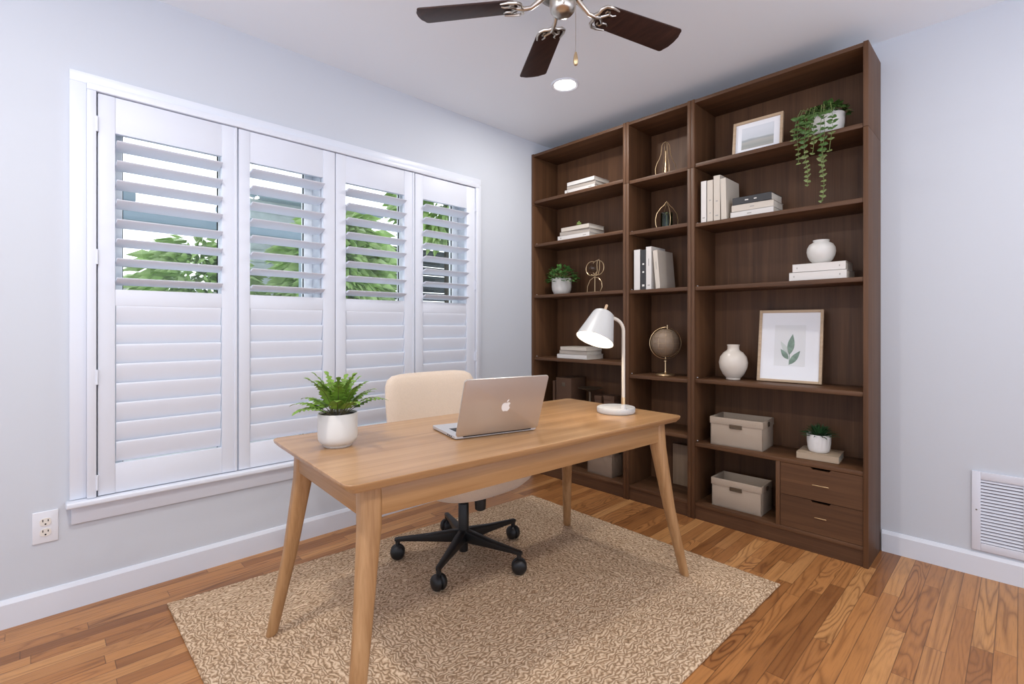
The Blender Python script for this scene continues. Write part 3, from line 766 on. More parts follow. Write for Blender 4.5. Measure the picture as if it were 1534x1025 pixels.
def frond(a, tilt, L_, wscale):
    hd = Vector((math.cos(a), math.sin(a), 0)); p = Vector((hd.x*0.018, hd.y*0.018, 0.10))
    pts = []; n = 9
    for i in range(n+1):
        t = i/n; el = tilt - t*t*R(50)
        pts.append(p.copy()); p = p + (hd*math.cos(el) + Vector((0, 0, math.sin(el))))*L_/n
    st_.tube(pts, [0.0016*(1-0.6*i/n) for i in range(n+1)], 5)
    for i in range(3, n+1):
        t = i/n; d = (pts[i]-pts[i-1]).normalized(); side = d.cross(Vector((0, 0, 1))).normalized(); up = side.cross(d)
        w_ = wscale*math.sin(math.pi*(0.22+0.70*t))**0.8
        for s in (1, -1):
            dd = (side*s + d*0.75 + up*0.12)
            leaf_blade(lv, pts[i], dd, up, w_*rnd.uniform(0.85, 1.2), w_*0.33, 0.2, 0.3, 3)
        # lobed web along the midrib
        if i > 3:
            q = pts[i-1]; ww = w_*0.45
            lv.face((q+side*ww, pts[i]+side*ww, pts[i])); lv.face((q+side*ww, pts[i], q))
            lv.face((q, pts[i], pts[i]-side*ww)); lv.face((q, pts[i]-side*ww, q-side*ww))
    leaf_blade(lv, pts[-1], d, Vector((0, 0, 1)), wscale*0.9, wscale*0.3)
for k in range(11): frond(2*math.pi*k/11 + rnd.uniform(-.2, .2), R(rnd.uniform(30, 52)), rnd.uniform(0.105, 0.135), 0.032)
for k in range(10): frond(2*math.pi*k/10 + 0.3 + rnd.uniform(-.2, .2), R(rnd.uniform(58, 76)), rnd.uniform(0.115, 0.15), 0.031)
for k in range(7): frond(2*math.pi*k/7 + 0.5, R(rnd.uniform(80, 88)), rnd.uniform(0.125, 0.155), 0.028)
lv.build('foliage', 'fern_leaf', fern, smooth=0); st_.build('stem', 'stem_brown', fern)

# ------------------------------------------------------------------ desk lamp
LB = Vector((1.321, 1.946, DZ+0.0005))
lamp = thing('desk_lamp', 'white desk lamp switched on, with a curved arm and tilted shade', 'desk lamp', LB)
MB().lathe([(0, 0), (0.083, 0), (0.0865, 0.003), (0.0875, 0.009), (0.0875, 0.022), (0.0855, 0.0265), (0.080, 0.028), (0, 0.0285)], 56).build('base', 'lamp_enamel', lamp)
Rv, Fv, Zv = Vector((0.697, 0.717, 0)), Vector((-0.717, 0.697, 0)), Vector((0, 0, 1))
S0 = Vector((1.384-LB.x, 1.911-LB.y, 0))
dv = (-Rv*0.97 - Fv*0.12).normalized()
AH = 0.378
pts = [S0+Zv*0.028, S0+Zv*0.10, S0+Zv*0.25, S0+Zv*AH]
for i in range(1, 9):
    a = R(9*i*1.0); rr = 0.058
    pts.append(S0 + Zv*(AH+rr*math.sin(a)) + dv*(rr-rr*math.cos(a)))
e_ = pts[-1]; td = (pts[-1]-pts[-2]).normalized()
pts.append(e_+td*0.016)
MB().tube(pts, 0.0078, 14).build('arm', 'lamp_cream', lamp)
m = MB(); m.lathe([(0, 0.027), (0.0125, 0.027), (0.0125, 0.040), (0.0095, 0.047), (0.0095, 0.049), (0, 0.049)], 20, Matrix.Translation(S0)); m.build('stem_socket', 'lamp_enamel', lamp)
MB().lathe([(0.0079, 0.048), (0.0092, 0.049), (0.0092, 0.079), (0.0079, 0.08)], 20, Matrix.Translation(S0)).build('collar', 'brass', lamp)
axis = (-Rv*0.355 - Zv*0.885 - Fv*0.30).normalized()
topc = Vector((0, 0, 0)) + S0 + Zv*(1.181-DZ) - Rv*0.088 - Fv*0.005     # centre of the shade's closed end
SM = align(axis, topc) @ Matrix.Diagonal((0.95, 0.95, 0.90, 1))
shade = MB().lathe([(0, -0.006), (0.020, -0.006), (0.036, -0.003), (0.046, 0.004), (0.051, 0.014), (0.0885, 0.152), (0.0895, 0.153), (0.0885, 0.1535), (0.086, 0.152), (0.048, 0.014), (0.043, 0.006), (0.03, 0.0), (0, -0.001)], 56, SM).build('shade', 'lamp_enamel', lamp)
MB().lathe([(0.0, 0.001), (0.03, 0.0015), (0.043, 0.0075), (0.0474, 0.0155), (0.0858, 0.1515)], 48, SM).build('shade_lining', 'lamp_inner', shade)
MB().lathe([(0, 0.002), (0.013, 0.002), (0.014, 0.035), (0.012, 0.042)], 20, SM).build('bulb_holder', 'lamp_enamel', lamp)
MB().lathe([(0.012, 0.041), (0.018, 0.052), (0.027, 0.072), (0.030, 0.088), (0.026, 0.106), (0.014, 0.117), (0, 0.119)], 24, SM).build('bulb', 'bulb_glow', lamp)
kdir = (Zv*0.93 + Rv*0.36 + Fv*0.02).normalized()
MB().tube([topc + Vector((0, 0, 0.0)) - axis*0.004, topc - axis*0.004 + kdir*0.030, topc - axis*0.004 + kdir*0.0345], [0.0062, 0.0062, 0.004], 14).build('knob', 'knob_wood', lamp)
jb = MB(); jb.sphere(pts[-1], 0.0105, 14); jb.tube([pts[-1], topc - axis*(-0.012) + Rv*0.044], 0.0055, 10); jb.build('joint', 'lamp_cream', lamp)
pl = bpy.data.lights.new('desk_lamp_light', 'POINT'); pl.energy = 1.5; pl.color = (1.0, 0.84, 0.63); pl.shadow_soft_size = 0.03
po_ = bpy.data.objects.new('desk_lamp_light', pl); COL.objects.link(po_); po_.location = LB + topc + axis*0.116

# ------------------------------------------------------------------ bookcases
YF = 2.765; BH = 2.440; BD = YB - YF - 0.003
def bookcase(x0, x1, shelves, label, zbot=0.095, drawers=False):
    W = x1-x0 - 0.002
    t = thing('bookcase', label, 'bookcase', (x0+0.001, YF, 0), 0, 'dark walnut bookcases along the back wall')
    T = 0.0205
    for a in (0, W-T):
        s = MB(); s.box(a, 0, 0, a+T, BD, 2.044, 0.0012); s.box(a, 0, 2.0455, a+T, BD, BH, 0.0012)
        s.build('side_panel', 'walnut_upright', t)
    MB().box(T, 0.002, BH-0.022, W-T, BD, BH-0.003, 0.0012).build('top_panel', 'walnut_level', t)
    MB().box(T, BD-0.006, 0.07, W-T, BD, BH-0.02).build('back_panel', 'walnut_upright', t, smooth=0)
    MB().box(T, 0.006, zbot-0.021, W-T, BD-0.006, zbot, 0.0012).build('bottom_panel', 'walnut_level', t)
    MB().box(T, 0.010, 0, W-T, 0.026, zbot-0.021).build('plinth', 'walnut_level', t, smooth=0)
    for z in shelves:
        MB().box(T+0.001, 0.006, z-0.0215, W-T-0.001, BD-0.007, z, 0.0012).build('shelf', 'walnut_level', t)
    pn = MB()
    for z in shelves:
        for a, b in ((T, T+0.006), (W-T-0.006, W-T)):
            pn.tube([(a, 0.035, z+0.006), (b, 0.035, z+0.006)], 0.0022, 8)
    pn.build('shelf_pin', 'vinyl_white', t)
    if drawers:
        dx = 1.742-x0; zs = shelves[-1]-0.0215
        MB().box(dx, 0.006, zbot, dx+0.0205, BD-0.006, zs, 0.0012).build('divider', 'walnut_upright', t)
        a, b = dx+0.0225, W-T-0.002; zm = (zbot+zs)/2
        for z0, z1 in ((zm+0.001, zs-0.002), (zbot+0.002, zm-0.001)):
            c = (a+b)/2 + 0.004; hw = 0.044; fr = MB()
            fr.prism([(a, z0), (b, z0), (b, z1), (c+hw, z1), (c+hw-0.008, z1-0.010), (c-hw+0.008, z1-0.010), (c-hw, z1), (a, z1)], 0.008, 0.026,
                     Matrix(((1, 0, 0, 0), (0, 0, 1, 0), (0, 1, 0, 0), (0, 0, 0, 1))))
            d = fr.build('drawer', 'walnut_level', t, smooth=0)
            bx = MB(); bx.box(a+0.006, 0.026, z0+0.006, b-0.006, 0.23, z1-0.03); bx.build('drawer_box', 'walnut_level', d, smooth=0)
            zh = (z0+z1)/2 - 0.004 if z0 > zm else (z0+z1)/2
            hl = 0.036 if z0 > zm else 0.026
            h = MB(); h.box(c-hl, 0.0015, zh-0.0022, c+hl, 0.0045, zh+0.0022, 0.0008, 1)
            for s in (-1, 1): h.box(c+s*(hl-0.006)-0.002, 0.004, zh-0.0015, c+s*(hl-0.006)+0.002, 0.009, zh+0.0015)
            h.build('handle', 'brass', d)['label'] = 'thin brass bar handle'
    return t
bookcase(0.003, 0.845, [2.080, 1.748, 1.357, 0.884, 0.480], 'dark walnut bookcase in the corner against the window wall')
bookcase(0.845, 1.286, [2.059, 1.730, 1.352, 0.808, 0.478], 'narrow middle dark walnut bookcase holding a globe')
bookcase(1.286, 2.142, [2.066, 1.718, 1.350, 0.814, 0.444], 'dark walnut bookcase with two drawers, at the open end of the row', drawers=True)

# ------------------------------------------------------------------ books
EPS = 0.0006
def book(label, loc, size, cover, rz=0.0, upright=False, lean=0.0, group=None, foil=None):
    """flat: size = (spine length along x, depth y, thickness z), spine facing -y.  upright: size = (thickness x, depth y, height z)"""
    t = thing('book', label, 'book', loc, rz, group)
    t.rotation_euler = (0, lean, rz)
    a, d, h = size; c = 0.0022
    m = MB()
    if upright:
        m.box(0, 0, 0, c, d, h, 0.0006, 1); m.box(a-c, 0, 0, a, d, h, 0.0006, 1); m.box(0, 0, 0, a, c, h, 0.0006, 1)
        p = MB().box(c, c, 0.003, a-c, d-0.004, h-0.003)
    else:
        m.box(0, 0, 0, a, d, c, 0.0006, 1); m.box(0, 0, h-c, a, d, h, 0.0006, 1); m.box(0, 0, 0, a, c, h, 0.0006, 1)
        p = MB().box(0.003, c, c, a-0.003, d-0.004, h-c)
    m.build('cover', cover, t)
    p.build('page_block', 'pages', t, smooth=0)
    if foil:
        for u0, u1, v0, v1 in foil[1]:
            f = MB()
            if upright: f.box(a*v0, -0.0004, h*u0, a*v1, 0.0005, h*u1)
            else: f.box(a*u0, -0.0004, h*v0, a*u1, 0.0005, h*v1)
            f.build('spine_mark', foil[0], t, smooth=0)
    return t
TXT = [(0.72, 0.80, 0.44, 0.56), (0.12, 0.15, 0.42, 0.58)]
BAR = [(0.08, 0.12, 0.35, 0.65), (0.80, 0.90, 0.42, 0.58)]
YS = YF + 0.02
# corner bookcase, highest shelf
z = 2.080+EPS
book('white book at the bottom of the stack on the highest shelf of the corner bookcase', (0.307, YS+0.012, z), (0.268, 0.19, 0.030), 'cover_white', 0, foil=('foil', BAR))
book('taupe book in the middle of the stack on the highest shelf of the corner bookcase', (0.325, YS+0.016, z+0.0305), (0.25, 0.18, 0.024), 'cover_taupe', R(1))
book('white book topmost of the stack on the highest shelf of the corner bookcase', (0.328, YS+0.014, z+0.055), (0.245, 0.18, 0.027), 'cover_white', R(-1))
# corner bookcase, second shelf
z = 1.748+EPS
book('white book at the bottom of the stack under the tiny brass bud ornament', (0.240, YS+0.012, z), (0.290, 0.19, 0.034), 'cover_white', 0, foil=('foil', BAR))
book('taupe book in the middle of the stack under the tiny brass bud ornament', (0.258, YS+0.015, z+0.0345), (0.270, 0.18, 0.027), 'cover_taupe', R(1))
book('cream book topmost of the stack under the tiny brass bud ornament', (0.272, YS+0.014, z+0.062), (0.255, 0.18, 0.030), 'cover_cream', R(-1))
t = thing('bud_ornament', 'tiny brass and green bud ornament on top of the book stack', 'ornament', (0.37, YS+0.10, z+0.0925))
MB().lathe([(0, 0), (0.014, 0), (0.014, 0.003), (0.003, 0.006), (0.003, 0.02)], 16).build('base', 'brass', t)
m = MB()
for k in range(7):
    a = 2*math.pi*k/7; m.sphere((0.011*math.cos(a), 0.011*math.sin(a), 0.026+0.006*(k % 2)), 0.008, 10, (1, 1, 1.3))
m.sphere((0, 0, 0.040), 0.008, 10, (1, 1, 1.5)); m.build('bud', 'stem_green', t)
# corner bookcase, fourth shelf stack
z = 0.884+EPS
book('white book at the bottom of the stack behind the lamp shade', (0.236, YS+0.010, z), (0.272, 0.20, 0.032), 'cover_white', 0)
book('taupe book in the middle of the stack behind the lamp shade', (0.254, YS+0.016, z+0.0325), (0.245, 0.19, 0.027), 'cover_taupe', R(1))
book('grey book topmost of the stack behind the lamp shade', (0.262, YS+0.016, z+0.060), (0.238, 0.19, 0.026), 'cover_cream', R(-1))
# middle bookcase upright books
z = 1.352+EPS
book('white upright book first of the row in the middle bookcase', (0.890, YS+0.004, z), (0.046, 0.17, 0.258), 'cover_white', upright=True)
book('charcoal upright book between two white ones in the middle bookcase', (0.937, YS+0.006, z), (0.040, 0.17, 0.254), 'cover_charcoal', upright=True, foil=('foil_pale', [(0.08, 0.13, 0.3, 0.7), (0.42, 0.46, 0.35, 0.65), (0.62, 0.66, 0.35, 0.65)]))
book('tall white upright book beside the charcoal one in the middle bookcase', (0.978, YS+0.002, z), (0.040, 0.17, 0.268), 'cover_white', upright=True, foil=('foil', [(0.08, 0.11, 0.3, 0.7), (0.55, 0.72, 0.44, 0.56)]))
book('beige book leaning against the row in the middle bookcase', (1.0445, YS+0.004, z+0.0005), (0.034, 0.19, 0.240), 'cover_cream', upright=True, lean=R(-5), foil=('foil', [(0.5, 0.7, 0.44, 0.56)]))
# end bookcase, upright books
z = 1.718+EPS
book('grey-white upright book nearest the side panel in the end bookcase', (1.335, YS+0.004, z), (0.034, 0.16, 0.240), 'cover_white', upright=True, foil=('foil', [(0.1, 0.13, 0.3, 0.7)]))
book('cream upright book second in the row of the end bookcase', (1.371, YS+0.004, z), (0.036, 0.16, 0.238), 'cover_cream', upright=True, foil=('foil', [(0.5, 0.53, 0.35, 0.65), (0.2, 0.22, 0.35, 0.65)]))
book('tallest cream upright book in the row of the end bookcase', (1.409, YS+0.002, z), (0.040, 0.17, 0.256), 'cover_cream', upright=True, foil=('foil', [(0.42, 0.45, 0.35, 0.65), (0.1, 0.13, 0.3, 0.7)]))
book('leaning cream book closing the upright row of the end bookcase', (1.4525, YS+0.002, z+0.0005), (0.034, 0.18, 0.232), 'cover_cream', upright=True, lean=R(-1.3))
book('cream book at the bottom of the stack under the black book', (1.503, YS+0.008, z), (0.222, 0.17, 0.033), 'cover_white', 0, foil=('foil', [(0.4, 0.5, 0.42, 0.58)]))
book('cream book in the middle of the stack under the black book', (1.508, YS+0.010, z+0.0335), (0.216, 0.165, 0.037), 'cover_cream', R(1), foil=('foil', [(0.45, 0.55, 0.42, 0.58)]))
book('black book topmost of the stack beside the leaning cream book', (1.512, YS+0.012, z+0.071), (0.204, 0.16, 0.040), 'cover_charcoal', R(-1), foil=('foil_pale', [(0.33, 0.42, 0.44, 0.58), (0.56, 0.63, 0.44, 0.58)]))
# end bookcase, third shelf
z = 1.350+EPS
book('white book at the bottom of the pair under the round vase', (1.800, YS+0.008, z), (0.250, 0.18, 0.043), 'cover_white', 0, foil=('foil', [(0.08, 0.10, 0.4, 0.6), (0.88, 0.90, 0.4, 0.6)]))
book('white book on top of the pair under the round vase', (1.815, YS+0.011, z+0.0435), (0.230, 0.17, 0.041), 'cover_white', R(1), foil=('foil', [(0.08, 0.10, 0.4, 0.6), (0.88, 0.90, 0.4, 0.6)]))
t = tag(MB().lathe([(0, 0), (0.030, 0), (0.034, 0.003), (0.050, 0.018), (0.060, 0.040), (0.0635, 0.060), (0.0615, 0.080), (0.052, 0.098), (0.038, 0.107), (0.0335, 0.110), (0.036, 0.115), (0.036, 0.119), (0.032, 0.119), (0.029, 0.112), (0.029, 0.09), (0, 0.085)], 48).build('round_vase', 'glazed_white'), 'squat round white vase standing on two white books', 'vase')
t.location = (1.925, YF+0.105, z+0.0855)

# ------------------------------------------------------------------ framed pictures
def picture(name, label, loc, W, H, rz, lean, land):
    t = thing(name, label, 'picture', loc, rz); t.rotation_euler = (lean, 0, rz)
    fw, d = 0.014, 0.020
    f = MB()
    f.box(0, 0, 0, fw, d, H, 0.0015); f.box(W-fw, 0, 0, W, d, H, 0.0015); f.box(fw, 0, 0, W-fw, d, fw, 0.0015); f.box(fw, 0, H-fw, W-fw, d, H, 0.0015)
    f.build('frame', 'pale_frame_wood', t)
    MB().box(fw-0.001, 0.010, fw-0.001, W-fw+0.001, 0.014, H-fw+0.001).build('mat', 'mat_board', t, smooth=0)
    if land:
        MB().box(0.046, 0.0092, 0.042, W-0.046, 0.0101, H-0.040).build('print', 'landscape_print', t, smooth=0)
    else:
        a, b = W*0.26, H*0.225
        p = MB().box(a, 0.0092, b, W-a, 0.0101, H*0.79).build('print', 'print_paper', t, smooth=0)
        def lf_(m, x, z_, ang, l, wd):
            n = 10; c_, s_ = math.cos(ang), math.sin(ang); left, right = [], []
            for i in range(n+1):
                u = i/n; w_ = wd*math.sin(math.pi*u**0.85)
                left.append((x + l*u*s_ - w_*c_, z_ + l*u*c_ + w_*s_)); right.append((x + l*u*s_ + w_*c_, z_ + l*u*c_ - w_*s_))
            o = left + right[-2:0:-1]
            m.prism(o, 0.0086, 0.0091, Matrix(((1, 0, 0, 0), (0, 0, 1, 0), (0, 1, 0, 0), (0, 0, 0, 1))))
        m = MB(); cx, cz = W*0.50, H*0.24
        lf_(m, cx, cz+0.055, R(7), 0.115, 0.017); lf_(m, cx, cz+0.002, R(34), 0.092, 0.015); lf_(m, cx-0.004, cz+0.030, R(-35), 0.068, 0.013)
        m.tube([(cx, 0.0088, cz), (cx+0.001, 0.0088, cz+0.07)], 0.0012, 6); m.build('leaf_motif', 'sage_ink', p, smooth=0)
        m = MB(); lf_(m, cx-0.002, cz+0.055, R(-30), 0.085, 0.012); m.build('leaf_motif', 'sage_ink_pale', p, smooth=0)
picture('framed_picture', 'small pale wood frame holding a grey landscape print on the highest shelf', (1.488, YF+0.085, 2.066+0.0032), 0.258, 0.205, R(2), R(-7), True)
picture('framed_picture', 'pale wood frame with a white mat and green leaf print beside the cream vase', (1.602, YF+0.138, 0.814+0.0040), 0.312, 0.396, R(4), R(-9), False)

# ------------------------------------------------------------------ vases, globe, ornaments
t = tag(MB().lathe([(0, 0), (0.036, 0), (0.039, 0.004), (0.038, 0.010), (0.056, 0.030), (0.072, 0.065), (0.077, 0.098), (0.070, 0.130), (0.052, 0.155), (0.034, 0.167), (0.031, 0.175), (0.031, 0.190), (0.034, 0.197), (0.0335, 0.200), (0.028, 0.200), (0.025, 0.19), (0.025, 0.16), (0, 0.15)], 56).build('cream_vase', 'glazed_cream'), 'cream bulb vase with a short neck beside the leaf picture', 'vase')
t.location = (1.480, YF+0.125, 0.814+EPS)
gl = thing('desk_globe', 'antique brown globe on a brass stand in the middle bookcase', 'globe', (1.062, YF+0.115, 0.808+EPS))
MB().lathe([(0, 0), (0.058, 0), (0.060, 0.004), (0.056, 0.010), (0.025, 0.015), (0.008, 0.020), (0.005, 0.03), (0.005, 0.085), (0.010, 0.088), (0.010, 0.094), (0.004, 0.10), (0, 0.1)], 40).build('base', 'brass', gl)
GC = Vector((0.0, 0, 0.205)); GR = 0.088
s = MB(); s.sphere(GC, GR, 40); s.build('sphere', 'brass_dull', gl)
s = MB()
for la in range(-2, 3):
    rr = math.sqrt(max(0, GR**2-(la*0.033)**2))+0.0002
    s.tube([(GC.x+rr*math.cos(2*math.pi*i/48), GC.y+rr*math.sin(2*math.pi*i/48), GC.z+la*0.033) for i in range(48)], 0.0004, 4, closed=True)
for lo in range(6):
    a = math.pi*lo/6
    s.tube([(GC.x+(GR+0.0002)*math.cos(2*math.pi*i/48)*math.cos(a), GC.y+(GR+0.0002)*math.cos(2*math.pi*i/48)*math.sin(a), GC.z+(GR+0.0002)*math.sin(2*math.pi*i/48)) for i in range(48)], 0.0004, 4, closed=True)
s.build('map_line', 'brass', gl)
s = MB(); v = Rv
ringp = [GC + (v*math.cos(2*math.pi*i/60) + Zv*math.sin(2*math.pi*i/60))*(GR+0.0115) for i in range(60)]
s.tube(ringp, 0.0022, 8, closed=True)
s.tube([GC+Zv*(GR-0.002)+v*0.012, GC+Zv*(GR+0.026)+v*0.012], 0.004, 10); s.tube([GC-Zv*(GR+0.014), GC-Zv*(GR-0.002)], 0.004, 10)
s.build('meridian_ring', 'brass', gl)

def wire_lantern(label, loc, prof, green):
    t = thing('wire_lantern', label, 'ornament', loc, R(45.8))
    m = MB()
    for k in range(2):
        a = math.pi*k/2
        side = [(r*math.cos(a), r*math.sin(a), z_) for r, z_ in prof]; back_ = [(-r*math.cos(a), -r*math.sin(a), z_) for r, z_ in prof[::-1]]
        m.tube(side + back_[1 if prof[-1][0] < 1e-6 else 0:], 0.0021, 6)
    r0 = prof[0][0]
    m.tube([(r0*math.cos(2*math.pi*i/32), r0*math.sin(2*math.pi*i/32), 0.002) for i in range(32)], 0.0021, 6, closed=True)
    m.build('wire_frame', 'brass', t)
    if green:
        MB().lathe([(0, 0.003), (0.036, 0.003), (0.037, 0.006), (0.037, 0.105), (0.035, 0.105), (0.035, 0.008), (0, 0.006)], 28).build('glass_jar', 'green_glass', t)
        MB().lathe([(0, 0.006), (0.012, 0.006), (0.012, 0.010), (0.003, 0.014), (0.003, 0.09), (0.009, 0.095), (0.012, 0.108), (0, 0.112)], 16).build('taper_stem', 'brass', t)
    else:
        MB().lathe([(0, 0.001), (0.03, 0.001), (0.03, 0.006), (0.016, 0.010), (0.011, 0.05), (0.006, 0.09), (0.005, 0.165), (0.009, 0.17), (0, 0.176)], 18).build('taper_stem', 'brass', t)
wire_lantern('pear-shaped brass wire lantern on the highest shelf of the middle bookcase', (1.062, YF+0.12, 2.059+EPS),
             [(0.056, 0.002), (0.066, 0.028), (0.067, 0.055), (0.058, 0.088), (0.042, 0.118), (0.031, 0.148), (0.027, 0.182), (0.025, 0.204), (0.016, 0.221), (0.0, 0.229)], False)
wire_lantern('squat brass wire lantern with a green glass jar in the middle bookcase', (1.068, YF+0.12, 1.730+EPS),
             [(0.058, 0.002), (0.069, 0.03), (0.072, 0.06), (0.064, 0.10), (0.040, 0.135), (0.018, 0.155), (0.006, 0.172), (0.0, 0.178)], True)

t = thing('wire_sculpture', 'brass wire loop sculpture with a small glass ball beside the small green plant', 'ornament', (0.508, YF+0.115, 1.357+EPS))
MB().box(-0.055, -0.022, 0, 0.055, 0.022, 0.008, 0.002).build('base', 'brass', t)
m = MB()
def loop(c, r, y, a0=0, a1=360, th=0.0028):
    m.tube([(c[0]+r*math.cos(R(a0+(a1-a0)*i/40)), y, c[1]+r*math.sin(R(a0+(a1-a0)*i/40))) for i in range(41)], th, 7)
m.tube([(0.008, 0, 0.007), (0.008, 0, 0.118)], 0.003, 8)
loop((-0.020, 0.175), 0.050, 0.0, 60, 330); loop((0.030, 0.178), 0.052, 0.004, -140, 140)
m.tube([(0.020, 0, 0.130), (0.028, 0, 0.150), (0.026, 0, 0.20), (0.030, 0, 0.232), (0.042, 0, 0.236), (0.050, 0, 0.222), (0.048, 0, 0.17), (0.040, 0, 0.135), (0.022, 0, 0.122), (-0.012, 0, 0.125), (-0.020, 0, 0.132)], 0.0028, 7)
m.tube([(-0.060, 0, 0.008), (-0.056, 0, 0.05), (-0.035, 0, 0.092), (0.0, 0, 0.112), (0.04, 0, 0.105), (0.066, 0, 0.075), (0.070, 0, 0.04), (0.052, 0, 0.008)], 0.0024, 7)
m.build('wire_loop', 'brass', t)
MB().sphere((-0.012, 0, 0.178), 0.030, 24).build('glass_ball', 'thin_glass', t)

# ------------------------------------------------------------------ shelf plants
rnd = random.Random(3)
pl_ = thing('potted_plant', 'small bushy green plant in a pale grey pot in the corner bookcase', 'potted plant', (0.212, YF+0.110, 1.357+EPS))
MB().lathe([(0, 0), (0.050, 0), (0.058, 0.006), (0.070, 0.03), (0.074, 0.06), (0.074, 0.122), (0.072, 0.124), (0.069, 0.122), (0.068, 0.08), (0, 0.08)], 44).build('pot', 'matte_grey_pot', pl_)
MB().lathe([(0.068, 0.108), (0, 0.112)], 24).build('soil', 'soil', pl_)
lv, st_ = MB(), MB()
for i in range(210):
    u = rnd.uniform(0.0, 1); a = rnd.uniform(0, 2*math.pi); s_ = math.sqrt(1-u*u)
    rr = rnd.uniform(0.75, 1.0); d = Vector((s_*math.cos(a), s_*math.sin(a)*0.85, u))
    p = Vector((d.x*0.125*rr, d.y*0.11*rr, 0.115 + d.z*0.108*rr - 0.02*(1-u)))
    if i % 6 == 0: st_.tube([Vector((d.x*0.03, d.y*0.03, 0.108)), p*0.6+Vector((0, 0, 0.055)), p], 0.0014, 5)
    dd = (d + Vector((rnd.uniform(-.6, .6), rnd.uniform(-.6, .6), rnd.uniform(-.3, .5)))).normalized()
    leaf_blade(lv, p, dd, Vector((rnd.uniform(-.3, .3), rnd.uniform(-.3, .3), 1)), rnd.uniform(0.026, 0.036), rnd.uniform(0.009, 0.013), 0.2, 0.3, 3)
lv.build('foliage', 'bush_leaf', pl_, smooth=0); st_.build('stem', 'stem_green', pl_)

tp = thing('trailing_plant', 'trailing plant with long hanging vines in a white pot on the highest shelf', 'potted plant', (1.955, YF+0.105, 2.066+EPS))
MB().lathe([(0, 0), (0.048, 0), (0.056, 0.005), (0.066, 0.03), (0.071, 0.06), (0.073, 0.108), (0.071, 0.110), (0.068, 0.108), (0.066, 0.07), (0, 0.07)], 44).build('pot', 'matte_white_pot', tp)
MB().lathe([(0.066, 0.097), (0, 0.101)], 24).build('soil', 'soil', tp)
lv, lp, st_ = MB(), MB(), MB()
def heart(mb, p, d, up, s):
    d = d.normalized(); side = d.cross(up).normalized(); nn = side.cross(d)
    o = [(0, 0.12), (-0.28, 0.0), (-0.5, 0.18), (-0.46, 0.5), (-0.22, 0.82), (0, 1.05), (0.22, 0.82), (0.46, 0.5), (0.5, 0.18), (0.28, 0.0)]
    c = p + d*s*0.5 + nn*s*0.08
    q = [p + side*x*s + d*y*s - nn*abs(x)*s*0.15 for x, y in o]
    for i in range(len(q)): mb.face((c, q[i], q[(i+1) % len(q)]))
for i in range(135):
    u = rnd.uniform(0.12, 1); a = rnd.uniform(0, 2*math.pi); s_ = math.sqrt(1-u*u)
    p = Vector((s_*math.cos(a)*0.098 - 0.010*(s_), s_*math.sin(a)*0.085 - 0.01, 0.092 + u*0.070))
    if p.y > 0.12 or p.x > 0.12: continue
    heart(lv, p, Vector((math.cos(a)*s_, math.sin(a)*s_, -0.2 + rnd.uniform(-.5, .4))), Vector((rnd.uniform(-.4, .4), rnd.uniform(-.4, .4), 1)), rnd.uniform(0.020, 0.031))
for (x0, y0, drop, xs) in ((-0.092, -0.132, 0.22, -0.01), (-0.070, -0.134, 0.34, 0.012), (-0.052, -0.133, 0.12, 0.0), (-0.030, -0.136, 0.19, -0.004), (0.014, -0.136, 0.43, -0.006), (0.002, -0.134, 0.26, 0.006), (0.046, -0.132, 0.19, -0.004), (-0.104, -0.134, 0.10, -0.02)):
    s0 = Vector((x0*0.45, y0*0.45, 0.105)); pts = [s0, Vector((x0*0.85, y0*0.9, 0.128)), Vector((x0, y0, 0.085))]
    n = max(4, int(drop/0.024)); ph = rnd.uniform(0, 6)
    for i in range(1, n+1):
        t_ = i/n; pts.append(Vector((x0 + xs*t_ + 0.005*math.sin(ph+i*0.6), y0 + 0.004*math.cos(ph+i*0.5), 0.085 - drop*t_)))
    st_.tube(pts, 0.0011, 5)
    for i in range(2, len(pts)):
        t_ = (i-2)/max(1, len(pts)-3); sz = 0.027*(1-0.45*t_)*rnd.uniform(0.8, 1.15)
        for s_ in (1, -1):
            if rnd.random() < 0.12: continue
            d = Vector((s_*rnd.uniform(0.5, 1.0), rnd.uniform(-0.7, 0.1), rnd.uniform(-0.6, 0.3)))
            heart(lv if t_ < 0.5 else lp, pts[i], d, Vector((rnd.uniform(-.2, .2), -1, rnd.uniform(0.2, 0.9))), sz)
lv.build('foliage', 'trail_leaf', tp, smooth=0); lp.build('vine_tip', 'trail_leaf_pale', tp, smooth=0); st_.build('stem', 'stem_green', tp)

# end bookcase, fifth shelf: book with spiky plant
bk = book('tan book lying under the small spiky plant', (1.826, YF+0.055, 0.444+EPS), (0.184, 0.165, 0.034), 'cover_tan', R(4))
sp_ = thing('spiky_plant', 'small dark green spiky plant in a white pot on the tan book', 'potted plant', (1.910, YF+0.125, 0.444+0.0352))
MB().lathe([(0, 0), (0.040, 0), (0.045, 0.004), (0.050, 0.02), (0.053, 0.05), (0.054, 0.088), (0.0525, 0.090), (0.050, 0.088), (0.049, 0.06), (0, 0.06)], 44).build('pot', 'matte_white_pot', sp_)
MB().lathe([(0.049, 0.080), (0, 0.083)], 24).build('soil', 'soil', sp_)
lv = MB()
for i in range(120):
    a = rnd.uniform(0, 2*math.pi); el = R(rnd.uniform(12, 88)); p = Vector((0.024*math.cos(a)*math.cos(el), 0.024*math.sin(a)*math.cos(el), 0.080))
    d = Vector((math.cos(a)*math.cos(el), math.sin(a)*math.cos(el), math.sin(el)))
    leaf_blade(lv, p, d, Vector((-d.x*0.3, -d.y*0.3, 1)) if el < R(75) else Vector((1, 0.2, 0)), rnd.uniform(0.065, 0.088), rnd.uniform(0.0035, 0.005), 0.5, 0.22, 4)
lv.build('foliage', 'spike_leaf', sp_, smooth=0)

